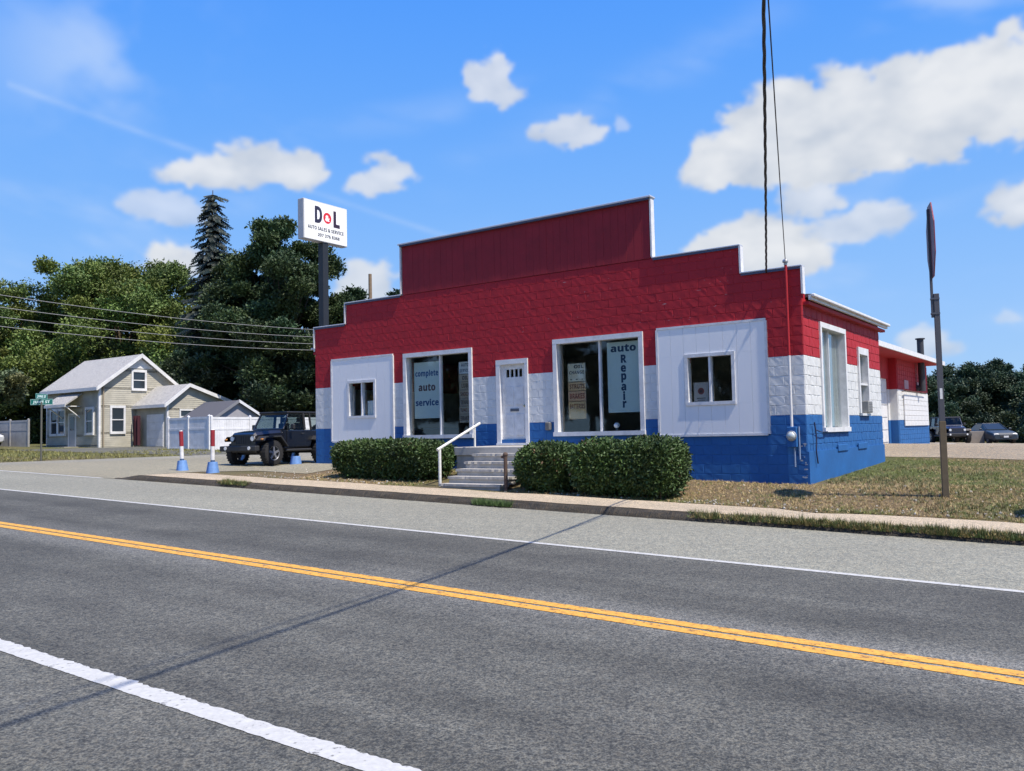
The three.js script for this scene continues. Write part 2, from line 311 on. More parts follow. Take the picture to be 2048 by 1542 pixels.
// sidewalk with a rough broken curb
const sandTone = (x, z) => { const v = 0.88 + 0.24 * (fbm(x * 0.9 + 3, z * 2 + 8, 4) - 0.5); return [v, v, v]; };
const sidewalkMat = new THREE.MeshStandardMaterial({ color: lin(0.80, 0.66, 0.46), map: rep(aggShoulder, 0.5), ...bumpOf(rep(aggShoulder, 0.5), 0.005), roughness: 0.95, vertexColors: true });
const curbEdge = (x) => CURB_Z - 0.16 + 0.05 * (fbm(x * 1.7 + 9, 2, 4) - 0.5);
const backEdge = (x) => LOT_Z + 0.28 * (fbm(x * 0.55 + 2, 5, 4) - 0.42) + 0.1 * (fbm(x * 3 + 2, 15, 3) - 0.5) + 0.3 * Math.exp(-(((x - 1.1) / 0.45) ** 2));
{
  const xs = range(-17.1, 40, 0.12), n = 7, pos = [], col = [], uv = [], idx = [];
  xs.forEach((x, i) => { const a = backEdge(x), b = curbEdge(x); for (let k = 0; k < n; k++) { const z = mix(a, b, k / (n - 1)), t = sandTone(x, z); const end = sstep(-17.1, -15.9, x); pos.push(x, roadY(x) + mix(0.02, 0.128, end) + (k === 0 ? -0.02 : 0) + 0.008 * fbm(x * 2, z * 3, 2), z); col.push(...t); uv.push(x, z); if (i + 1 < xs.length && k + 1 < n) { const q = i * n + k; idx.push(q, q + 1, q + n, q + n, q + 1, q + n + 1); } } });
  const g = new THREE.BufferGeometry(); g.setAttribute('position', new THREE.Float32BufferAttribute(pos, 3)); g.setAttribute('color', new THREE.Float32BufferAttribute(col, 3)); g.setAttribute('uv', new THREE.Float32BufferAttribute(uv, 2)); g.setIndex(idx); g.computeVertexNormals();
  sheetObj('sidewalk', g, sidewalkMat, 'sandy beige sidewalk along the shop front');
  // curb face: crumbling dark asphalt
  const cp = [], ci = [], cc = [], cu = [], prof = 6;
  const cx = range(-17.1, 40, 0.07);
  cx.forEach((x, i) => { const e = curbEdge(x), end = sstep(-17.1, -15.9, x), H = mix(0.02, 0.13, end); for (let k = 0; k < prof; k++) { const t = k / (prof - 1); const z = e - 0.01 + 0.17 * t + (k > 0 && k < prof - 1 ? 0.05 * (fbm(x * 3.5 + 4, k * 1.3, 3) - 0.5) : 0); const y = roadY(x) + (k === prof - 1 ? -0.01 : (H - 0.004) * (1 - t * t) + (k > 0 ? 0.035 * (fbm(x * 4 + 9, k * 2.1 + 6, 3) - 0.5) : 0)); cp.push(x, y, z); const v = 0.5 + 0.5 * fbm(x * 5, k * 2, 3); cc.push(v, v, v); cu.push(x, z + y); if (i + 1 < cx.length && k + 1 < prof) { const q = i * prof + k; ci.push(q, q + 1, q + prof, q + prof, q + 1, q + prof + 1); } } });
  const cg = new THREE.BufferGeometry(); cg.setAttribute('position', new THREE.Float32BufferAttribute(cp, 3)); cg.setAttribute('color', new THREE.Float32BufferAttribute(cc, 3)); cg.setAttribute('uv', new THREE.Float32BufferAttribute(cu, 2)); cg.setIndex(ci); cg.computeVertexNormals();
  sheetObj('curb', cg, new THREE.MeshStandardMaterial({ color: lin(0.17, 0.145, 0.11), map: rep(aggDirt, 0.9), ...bumpOf(rep(aggDirt, 0.9), 0.02), roughness: 1, vertexColors: true, side: THREE.DoubleSide }), 'low crumbling dark curb below the sidewalk');
}
// side street and the paved yard beside the shop, the house's driveway, the dirt yard behind
const streetTone = (x, z) => { const v = 0.86 + 0.3 * (fbm(x * 0.3, z * 0.3 + 8, 4) - 0.5); const e = sstep(0.4, 0.75, fbm(x * 0.8 + 4, z * 0.8, 4)) * sstep(0.5, 3, z) * (x > -19.5 ? 0.35 : 0.05); const k = x > -26 ? sstep(-9, -2, z) : 0.2; return [v * (1.04 + e * 0.05), v * (1 - e * 0.15) * (1 - 0.03 * k), v * (1 - e * 0.4) * (1 - 0.14 * k)]; };
sheetObj('side_street', sheet(join(range(-28.2, -17.3, 0.5), [-17.12]), join(range(-90, -6, 3), range(-6, 4.94, 0.4)), (x, z) => mix(groundY(x, z), roadY(x), sstep(3.6, 4.94, z)) + 0.006, streetTone), shoulderMat, 'pale paved side street beside the shop');
sheetObj('yard', sheet(join([-17.12], range(-16.9, -12.5, 0.3)), join(range(-30, -4, 2), range(-4, 2.2, 0.3)), (x, z) => groundY(x, z) + 0.006, streetTone), shoulderMat, 'paved yard where the black off-roader is parked');
sheetObj('driveway', sheet(range(-46.5, -28.22, 1), range(-13.6, -5.2, 1), (x, z) => groundY(x, z) + 0.01, (x, z) => { const v = 0.34 + 0.15 * fbm(x * 0.4, z * 0.4, 3); return [v, v, v]; }), shoulderMat, 'dark asphalt driveway of the beige house');
const yardEdge = (x) => -7.6 - 1.6 * fbm(x * 0.35 + 7, 3, 3) - (x > 1.5 && x < 5 ? 0 : 0);
{
  const xs = range(-8, 60, 0.5), n = 26, pos = [], col = [], uv = [], idx = [];
  xs.forEach((x, i) => { for (let k = 0; k < n; k++) { const z = mix(yardEdge(x), -64, Math.pow(k / (n - 1), 1.4)); pos.push(x, groundY(x, z) + 0.005, z); const v = 0.85 + 0.4 * (fbm(x * 0.5, z * 0.25 + 4, 4) - 0.5); col.push(v, v, v * 0.98); uv.push(x, z); if (i + 1 < xs.length && k + 1 < n) { const q = i * n + k; idx.push(q, q + n, q + 1, q + 1, q + n, q + n + 1); } } });
  const g = new THREE.BufferGeometry(); g.setAttribute('position', new THREE.Float32BufferAttribute(pos, 3)); g.setAttribute('color', new THREE.Float32BufferAttribute(col, 3)); g.setAttribute('uv', new THREE.Float32BufferAttribute(uv, 2)); g.setIndex(idx); g.computeVertexNormals();
  sheetObj('dirt_yard', g, dirtMat, 'sandy dirt yard beside the rear garage');
}

// ---------------------------------------------------------------- the shop
const redPaint = paint(0.43, 0.009, 0.02, 0.75), whiteWall = paint(0.74, 0.75, 0.74, 0.6), bluePaint = paint(0.013, 0.122, 0.365, 0.7);
const redBoard = paint(0.29, 0.011, 0.022, 0.78), whiteTrim = paint(0.78, 0.78, 0.78, 0.45, 1.3), panelWhite = mat(0.84, 0.84, 0.84, 0.45, { bumpMap: rep(roughNoise, 2), bumpScale: 0.0008 }), metalTrim = mat(0.55, 0.57, 0.62, 0.4, { metalness: 0.3 }), darkTrim = mat(0.06, 0.07, 0.12, 0.5);
const glass = new THREE.MeshPhysicalMaterial({ color: lin(0.93, 0.96, 0.96), roughness: 0.02, transmission: 1, thickness: 0, ior: 1.5 });
const interiorMat = paint(0.42, 0.39, 0.33, 0.9), shopFloor = paint(0.24, 0.235, 0.22, 0.8), concrete = paint(0.42, 0.40, 0.36, 0.9, 0.8);
const rust = mat(0.10, 0.065, 0.05, 0.85, { map: rep(mottle, 2) });
const C = 0.20333, B0 = 1.861, A0 = B0 + 6 * C, L0 = A0 + 9 * C, M0 = A0 + 12 * C, T0 = 6.93;
const FXL = -14.6, BASE = B0 - 7 * C;   // bottom of the lowest course

const shop = thing('auto_shop', 'red, white and blue painted block auto shop with stepped false front', 'shop', [0, 0, 0]);
const frontWall = part('front_wall', shop), sideWall = part('side_wall', shop);

// split-face block: bevelled border and a rough, bulging face; cached by size
const blockCache = new Map();
function blockGeo(w, h, variant) {
  const key = `${Math.round(w * 40)}_${Math.round(h * 100)}_${variant}`; if (blockCache.has(key)) return blockCache.get(key);
  const W = Math.round(w * 40) / 40, r = rng(variant * 977 + Math.round(w * 40)), nx = W > 0.25 ? 4 : 2, ny = 2, ch = Math.min(0.011, W * 0.2), xs = [-W / 2 + 0.003], ys = [-h / 2 + 0.003];
  for (let i = 0; i <= nx; i++) xs.push(-W / 2 + ch + (W - 2 * ch) * i / nx); xs.push(W / 2 - 0.003);
  for (let i = 0; i <= ny; i++) ys.push(-h / 2 + ch + (h - 2 * ch) * i / ny); ys.push(h / 2 - 0.003);
  const P = [], I = [], NX = xs.length;
  ys.forEach((y, j) => xs.forEach((x, i) => { const edge = i === 0 || j === 0 || i === NX - 1 || j === ys.length - 1; P.push(x + (edge ? 0 : (r() - 0.5) * 0.015), y + (edge ? 0 : (r() - 0.5) * 0.012), edge ? -0.007 : 0.001 + r() * 0.009); }));
  for (let j = 0; j + 1 < ys.length; j++) for (let i = 0; i + 1 < NX; i++) { const k = j * NX + i; I.push(k, k + 1, k + NX, k + NX, k + 1, k + NX + 1); }
  const g = new THREE.BufferGeometry(); g.setAttribute('position', new THREE.Float32BufferAttribute(P, 3)); g.setIndex(I);
  const q = g.toNonIndexed(); q.computeVertexNormals(); const uv = []; const p = q.attributes.position; const s = variant * 1.37; for (let i = 0; i < p.count; i++) uv.push(p.getX(i) + s, p.getY(i) + s * 0.7); q.setAttribute('uv', new THREE.Float32BufferAttribute(uv, 2));
  blockCache.set(key, q); return q;
}
const bandMat = (y) => y < B0 - 0.01 ? bluePaint : y < A0 - 0.01 ? whiteWall : redPaint;
// lay courses over outer rects minus holes; place(u,v,w,h,variant,mat)
function lay(outer, holes, y0, y1, place, seed) {
  const r = rng(seed); let row = 0;
  for (let y = y0; y < y1 - 0.05; y += C, row++) {
    const h = Math.min(C, y1 - y);
    for (const [a, b] of cells(outer, holes).reduce((acc, c) => { const m = y + h / 2; if (c[2] < m && c[3] > m) acc.push([c[0], c[1]]); return acc; }, [])) {
      let u = a; let first = true; const off = row % 2 ? 0.2 : 0.4;
      // joints on a common half-bond grid
      const base = Math.ceil((a + 0.06 - off) / 0.4066) * 0.4066 + off;
      let next = base; while (next < a + 0.06) next += 0.4066;
      while (u < b - 0.001) { let e = Math.min(next, b); if (b - e < 0.06) e = b; place((u + e) / 2, y + h / 2, e - u, h, 1 + Math.floor(r() * 6), bandMat(y + 0.02)); u = e; next = e + 0.4066; }
    }
  }
}
const frontOuter = [[FXL, 0, BASE - 0.01, L0], [-13.25, -1.3, L0 - 0.02, M0]];
const PANEL_L = [-13.84, -11.42, 1.49, 3.86], PANEL_R = [-3.235, -0.785, 1.5, 3.86];
const SASH_L = [-13.165, -12.09, 2.16, 3.2], SASH_R = [-2.57, -1.48, 2.16, 3.235];
const SHOP_L = [-10.98, -8.595, 1.54, 3.85], SHOP_R = [-6.04, -3.635, 1.54, 3.85], DOOR = [-7.775, -6.835, 1.36, 3.46];
const sideWin = [-3.2, -1.15, 1.52, 3.85], sideWin2 = [-5.3, -4.36, 1.92, 3.45];   // in z
let named = 0;
const extraFront = { b: [], w: [], r: [] };
const isolate = (m) => m === bluePaint ? 'b' : m === whiteWall ? 'w' : 'r';
const bandLook = (m) => m === bluePaint ? 'blue painted' : m === whiteWall ? 'white painted' : 'red painted';
const pending = [];
lay(frontOuter, [PANEL_L, PANEL_R, SHOP_L, SHOP_R, DOOR], BASE, M0, (u, v, w, h, k, m) => pending.push({ wall: 0, u, v, w, h, k, m, size: w * h / Math.hypot(u - 5.27, 17.8) ** 2 * 17.8 / Math.hypot(u - 5.27, 17.8) }), 3);
lay([[-6.75, 0, BASE - 0.01, 4.27]], [sideWin, sideWin2], BASE, 4.26, (u, v, w, h, k, m) => pending.push({ wall: 1, u, v, w, h, k, m, size: w * h / (17.8 - u) ** 2 * 5.27 / Math.hypot(5.27, 17.8 - u) * 2.2 }), 4);
pending.sort((a, b) => b.size - a.size);
pending.forEach((p, i) => {
  const g = blockGeo(p.w, p.h, p.k);
  if (i < 300) {
    const m = new THREE.Mesh(g, p.m); m.castShadow = m.receiveShadow = true; m.name = 'block';
    if (p.wall) { m.position.set(0, p.v, p.u); m.rotation.y = Math.PI / 2; sideWall.add(m); } else { m.position.set(p.u, p.v, 0); m.scale.z = 0.6; frontWall.add(m); }
    m.scale.x = p.w / (Math.round(p.w * 40) / 40);
  } else {
    const q = g.clone(); q.scale(p.w / (Math.round(p.w * 40) / 40), 1, 1); if (p.wall) { q.rotateY(Math.PI / 2); q.translate(0, p.v, p.u); } else { q.scale(1, 1, 0.6); q.translate(p.u, p.v, 0); }
    (extraFront[isolate(p.m) + p.wall] ||= []).push(q);
  }
});
for (const [k, l] of Object.entries(extraFront)) if (l.length) { const mm = { b: bluePaint, w: whiteWall, r: redPaint }[k[0]]; const o = obj('block_courses', l, mm, k[1] === '1' ? sideWall : frontWall, true); o.userData.kind = 'stuff'; }
// wall cores behind the blocks (mortar plane), painted in the same bands
const bands = [[bluePaint, BASE - 0.5, B0], [whiteWall, B0, A0], [redPaint, A0, M0]];
for (const [m, y0, y1] of bands) {
  const front = cells([[FXL, 0, y0, Math.min(y1, L0)], ...(y1 > L0 ? [[-13.25, -1.3, L0, y1]] : [])], [SASH_L, SASH_R, SHOP_L, SHOP_R, DOOR]).map(([a, b, c, d]) => box(a, b, c, d, c >= L0 - 0.01 ? -0.13 : -0.24, -0.003));
  obj('wall_core', front, m, frontWall);
  const top = Math.min(y1, 4.27); if (top > y0) obj('wall_core', cells([[-6.75, -0.24, y0, top]], [sideWin, sideWin2]).map(([a, b, c, d]) => box(-0.24, -0.006, c, d, a, b)), m, sideWall);
}
const leftWall = part('left_wall', shop);
for (const [m, y0, y1] of bands) obj('wall_core', [box(FXL, FXL + 0.22, y0, Math.min(y1, 4.27), -6.75, -0.24)], m, leftWall);
obj('rear_wall', [box(FXL + 0.22, -0.24, 0.3, 4.25, -6.75, -6.55)], interiorMat, shop);
obj('floor', [box(FXL + 0.22, -0.24, 1.2, 1.35, -6.55, -0.24)], shopFloor, shop);
obj('ceiling', [box(FXL + 0.22, -0.24, 4.1, 4.2, -6.55, -0.24)], interiorMat, shop);
// smooth painted foundation on the lit side, with two patched vents
obj('foundation', [box(-0.02, 0.035, BASE - 0.4, BASE + 3.3 * C, -6.75, 0.004)], bluePaint, sideWall);
for (const z of [-2.55, -4.35]) { const g = rbox(0.03, 0.062, 1.05, 1.2, z - 0.42, z + 0.42, 0.014); obj('patched_vent', [g], bluePaint, sideWall).userData.label = 'raised patched vent in the blue foundation'; }

// false front of vertical boards
const falseFront = part('false_front', shop);
{ const r = rng(8); let x = -11; const n = 38, w = 7.63 / n; for (let i = 0; i < n; i++) { const d = r() * 0.006; obj('board', [rbox(x + 0.0008, x + w - 0.0008, M0 + 0.01, T0 - 0.02, -0.02, 0.012 + d, 0.003, 1)], redBoard, falseFront); x += w; } }
obj('backing', [box(-11, -3.37, M0, T0 - 0.02, -0.12, -0.022)], redBoard, falseFront);
// cap flashings and edge trims of the stepped parapet
const capG = (x0, x1, y) => rbox(x0, x1, y - 0.005, y + 0.04, -0.15, 0.11, 0.012);
obj('cap', [capG(-11.09, -3.28, T0)], metalTrim, shop); obj('cap_fascia', [box(-11.03, -3.34, T0 - 0.05, T0 - 0.006, 0.03, 0.1)], darkTrim, shop);
const capS = (x0, x1, y) => rbox(x0, x1, y, y + 0.03, -0.15, 0.05, 0.01);
for (const [a, b, y] of [[-13.3, -11.05, M0], [-3.33, -1.25, M0], [-14.64, -13.27, L0], [-1.28, 0.04, L0]]) { obj('cap', [capS(a, b, y)], metalTrim, shop); obj('cap_fascia', [box(a + 0.03, b - 0.03, y - 0.05, y - 0.002, 0.018, 0.04)], darkTrim, shop); }
for (const [x, y0, y1] of [[-11.055, M0 + 0.04, T0], [-3.325, M0 + 0.04, T0], [-13.29, L0 + 0.04, M0], [-1.26, L0 + 0.04, M0], [-14.625, 4.3, L0], [0.03, 4.34, L0]]) { obj('edge_trim', [box(x - 0.02, x + 0.02, y0, y1 - 0.006, -0.12, 0.04)], whiteTrim, shop); }

// chips where paint has flaked off the block faces
{ const r = rng(91), l = []; for (let i = 0; i < 80; i++) { const x = -8.5 + Math.pow(r(), 0.6) * 8, y = A0 + 0.25 + r() * 2.1; if (y > L0 - 0.05 && x > -1.4) continue; if (x > SHOP_R[0] - 0.1 && x < PANEL_R[1] + 0.1 && y < 3.95) continue; const w = 0.012 + 0.07 * r() * r() * r(), h = 0.003 + 0.008 * r() * r(); const s = new THREE.CircleGeometry(1, 7); const p = s.attributes.position; for (let k = 1; k < p.count; k++) p.setXY(k, p.getX(k) * (0.6 + 0.6 * r()), p.getY(k) * (0.6 + 0.6 * r())); s.scale(w, h, 1); s.translate(x, y, 0.0078); l.push(s); } const l2 = []; for (let i = 0; i < 16; i++) { const s = new THREE.CircleGeometry(1, 6), p = s.attributes.position; for (let k = 1; k < p.count; k++) p.setXY(k, p.getX(k) * (0.5 + 0.7 * r()), p.getY(k) * (0.5 + 0.7 * r())); s.scale(0.012 + 0.05 * r() * r(), 0.008 + 0.03 * r() * r(), 1); s.translate(-0.02 - 0.3 * r() * r(), 0.55 + 0.75 * r(), 0.0078); l2.push(s); } const o = obj('paint_chips', l, mat(0.42, 0.24, 0.26, 0.8), frontWall); o.userData.kind = 'stuff'; const o2 = obj('paint_chips', l2, mat(0.4, 0.42, 0.46, 0.8), frontWall); o2.userData.kind = 'stuff'; }
// roof behind the parapet, with fascias and soffits
const roofMat = mat(0.12, 0.12, 0.125, 0.9);
obj('roof', [prism([[-14.75, 4.3], [0.12, 4.3], [0.12, 4.36], [-7.3, 5.1], [-14.75, 4.36]], -6.95, -0.262)], roofMat, shop);
for (const s of [0, 1]) {
  const x = s ? 0.08 : -14.77, x1 = s ? 0.2 : -14.65;
  obj('fascia', [box(x + 0.05, x1 - 0.01, 4.21, 4.31, -7.0, -0.04)], whiteTrim, shop);
  obj('gutter', [rbox(s ? 0.195 : -14.83, s ? 0.26 : -14.765, 4.265, 4.33, -7.02, -0.02, 0.02)], whiteTrim, shop);
  obj('soffit', [box(s ? 0.002 : -14.75, s ? 0.125 : -14.602, 4.12, 4.185, -6.98, -0.06)], redPaint, shop);
}

// flat board panels with small sliding windows
function wallPanel(P, S, nb, label) {
  const g = part('wall_panel', shop), [x0, x1, y0, y1] = P, w = (x1 - x0) / nb; g.userData.label = label;
  for (let i = 0; i < nb; i++) for (const [a, b, c, d] of cells([[x0 + i * w, x0 + (i + 1) * w, y0, y1]], [S])) obj('board', [rbox(a + 0.0015, b - 0.0015, c, d, 0.004, 0.035, 0.003, 1)], panelWhite, g);
  obj('backing', cells([[x0, x1, y0, y1]], [S]).map(([a, b, c, d]) => box(a, b, c, d, -0.01, 0.003)), panelWhite, g);
  for (const [a, b, c, d] of [[x0 - 0.03, x1 + 0.03, y1, y1 + 0.05], [x0 - 0.05, x0, y0 - 0.02, y1], [x1, x1 + 0.05, y0 - 0.02, y1], [x0, x1, y0 - 0.05, y0]]) obj('edge_trim', [box(a, b, c, d, 0.002, 0.046)], whiteTrim, g);
  const win = part('sliding_window', shop), [a, b, c, d] = S, t = 0.045, m = (a + b) / 2;
  obj('frame', [box(a - 0.03, b + 0.03, d - t, d + 0.03, -0.1, 0.055), box(a - 0.03, b + 0.03, c - 0.03, c + t, -0.1, 0.06), box(a - 0.03, a + t, c + t, d - t, -0.1, 0.054), box(b - t, b + 0.03, c + t, d - t, -0.1, 0.054), box(m - 0.025, m + 0.025, c + t, d - t, -0.09, 0.03)], whiteTrim, win);
  obj('pane', [box(a + t, m - 0.025, c + t, d - t, -0.044, -0.04)], glass, win); obj('pane', [box(m + 0.025, b - t, c + t, d - t, -0.064, -0.06)], glass, win);
}
wallPanel(PANEL_L, SASH_L, 8, 'white board panel with a window at the far end of the front');
wallPanel(PANEL_R, SASH_R, 8, 'white board panel with a window beside the corner');

// tall two-pane shop windows
function shopWindow(O, mull, dirX) {
  const [a, b, c, d] = O, win = part('shop_window', shop), t = 0.09; const put = (x0, x1, y0, y1, z0, z1) => dirX ? box(z0, z1, y0, y1, x0, x1) : box(x0, x1, y0, y1, z0, z1);
  obj('frame', [put(a - 0.02, b + 0.02, d - t, d + 0.025, -0.2, 0.045), put(a - 0.02, a + t, c + 0.07, d - t, -0.2, 0.043), put(b - t, b + 0.02, c + 0.07, d - t, -0.2, 0.043)], whiteTrim, win);
  obj('sill', [put(a - 0.03, b + 0.03, c - 0.03, c + 0.07, -0.2, 0.075)], whiteTrim, win);
  obj('mullion', [put(mull - 0.022, mull + 0.022, c + 0.07, d - t, -0.16, -0.06)], whiteTrim, win);
  obj('pane', [put(a + t, mull - 0.022, c + 0.07, d - t, -0.114, -0.11)], glass, win); obj('pane', [put(mull + 0.022, b - t, c + 0.07, d - t, -0.114, -0.11)], glass, win);
}
shopWindow(SHOP_L, -9.75); shopWindow(SHOP_R, -4.81); shopWindow(sideWin, -2.1, true);

// narrow side window with an air conditioner hung in it
{ const [a, b, c, d] = sideWin2, win = part('side_window', shop); const put = (z0, z1, y0, y1, x0, x1) => box(x0, x1, y0, y1, z0, z1);
  obj('frame', [put(a - 0.04, b + 0.04, d - 0.07, d + 0.1, -0.15, 0.05), put(a - 0.04, a + 0.07, c, d - 0.07, -0.15, 0.048), put(b - 0.07, b + 0.04, c, d - 0.07, -0.15, 0.048), put(a, b, c - 0.06, c, -0.15, 0.08), put(a + 0.07, b - 0.07, 2.62, 2.67, -0.12, 0.02)], whiteTrim, win);
  obj('pane', [put(a + 0.07, b - 0.07, c, 2.62, -0.1, -0.096)], glass, win); obj('pane', [put(a + 0.07, b - 0.07, 2.67, d - 0.07, -0.1, -0.096)], glass, win); }

// entrance door
{ const [a, b, c, d] = DOOR, dr = part('door', shop);
  obj('frame', [box(a - 0.02, b + 0.02, d - 0.1, d + 0.02, -0.2, 0.045), box(a - 0.02, a + 0.1, c, d - 0.1, -0.2, 0.042), box(b - 0.07, b + 0.02, c, d - 0.1, -0.2, 0.042), box(a - 0.02, b + 0.02, c - 0.05, c, -0.2, 0.08)], whiteTrim, dr);
  const l = a + 0.1, r = b - 0.07, y0 = c + 0.01, y1 = d - 0.1; const lights = []; const n = 4, lw = (r - l - 0.24) / n; for (let i = 0; i < n; i++) lights.push([l + 0.12 + i * lw + 0.015, l + 0.12 + (i + 1) * lw - 0.015, y1 - 0.33, y1 - 0.13]);
  obj('leaf', cells([[l, r, y0, y1]], lights).map(([p, q, s, t]) => box(p, q, s, t, -0.1, -0.055)), whiteTrim, dr);
  for (const [p, q, s, t] of lights) obj('pane', [box(p, q, s, t, -0.082, -0.078)], glass, dr);
  for (const [s, t] of [[0.18, 0.72], [0.95, 1.42]]) for (const k of [0, 1]) { const m = (l + r) / 2, p = k ? m + 0.03 : l + 0.1, q = k ? r - 0.1 : m - 0.03; obj('raised_panel', [rbox(p, q, y0 + s, y0 + t, -0.056, -0.042, 0.006, 1)], whiteTrim, dr); }
  obj('mail_slot', [rbox((l + r) / 2 - 0.13, (l + r) / 2 + 0.13, y0 + 0.79, y0 + 0.86, -0.056, -0.035, 0.006, 1)], mat(0.16, 0.17, 0.2, 0.4, { metalness: 0.6 }), dr);
  const k = new THREE.SphereGeometry(0.032, 12, 8); k.translate(r - 0.07, y0 + 0.92, -0.02); obj('knob', [k, bar(V(r - 0.07, y0 + 0.92, -0.056), V(r - 0.07, y0 + 0.92, -0.02), 0.014)], mat(0.5, 0.45, 0.3, 0.35, { metalness: 0.8 }), dr);
}
// electric service: mast, weather head, meter
{ const s = part('electric_service', shop); const grey = mat(0.4, 0.41, 0.42, 0.5, { metalness: 0.4 });
  obj('mast', [bar(V(-0.27, A0, 0.09), V(-0.27, 4.98, 0.09), 0.028)], redPaint, s).userData.label = 'conduit mast painted red';
  obj('mast', [bar(V(-0.27, 1.62, 0.09), V(-0.27, A0, 0.09), 0.028)], whiteTrim, s).userData.label = 'conduit mast painted white';
  const h = new THREE.SphereGeometry(0.06, 12, 8, 0, Math.PI * 2, 0, Math.PI * 0.6); h.translate(-0.27, 5.03, 0.1); obj('weather_head', [h, bar(V(-0.27, 4.96, 0.09), V(-0.27, 5.04, 0.1), 0.036)], grey, s);
  obj('meter_box', [rbox(-0.37, -0.17, 1.2, 1.62, 0.03, 0.13, 0.015)], bluePaint, s);
  const lens = new THREE.SphereGeometry(0.085, 20, 12); lens.scale(1, 1, 0.75); lens.translate(-0.27, 1.43, 0.15); obj('meter', [lens], mat(0.55, 0.6, 0.58, 0.15, { metalness: 0.2 }), s);
  obj('meter_ring', [(() => { const t = new THREE.TorusGeometry(0.092, 0.014, 8, 24); t.translate(-0.27, 1.43, 0.14); return t; })()], grey, s);
  obj('conduit', [bar(V(-0.14, 0.95, 0.05), V(-0.14, 1.62, 0.05), 0.016), bar(V(-0.24, 0.8, 0.05), V(-0.24, 1.2, 0.05), 0.018)], mat(0.28, 0.36, 0.5, 0.5, { metalness: 0.3 }), s);
  obj('cable', [tube([V(0.06, 1.7, -0.35), V(0.075, 1.4, -0.4), V(0.07, 1.1, -0.38), V(0.075, 0.85, -0.45)], 0.016), tube([V(0.06, 1.55, -0.4), V(0.08, 1.5, -0.75), V(0.085, 1.5, -1.2)], 0.012)], mat(0.02, 0.03, 0.08, 0.6), s);
  obj('wall_light', [rbox(-6.28, -6.14, 1.66, 1.86, 0.02, 0.13, 0.03)], mat(0.12, 0.12, 0.12, 0.5), shop);
}

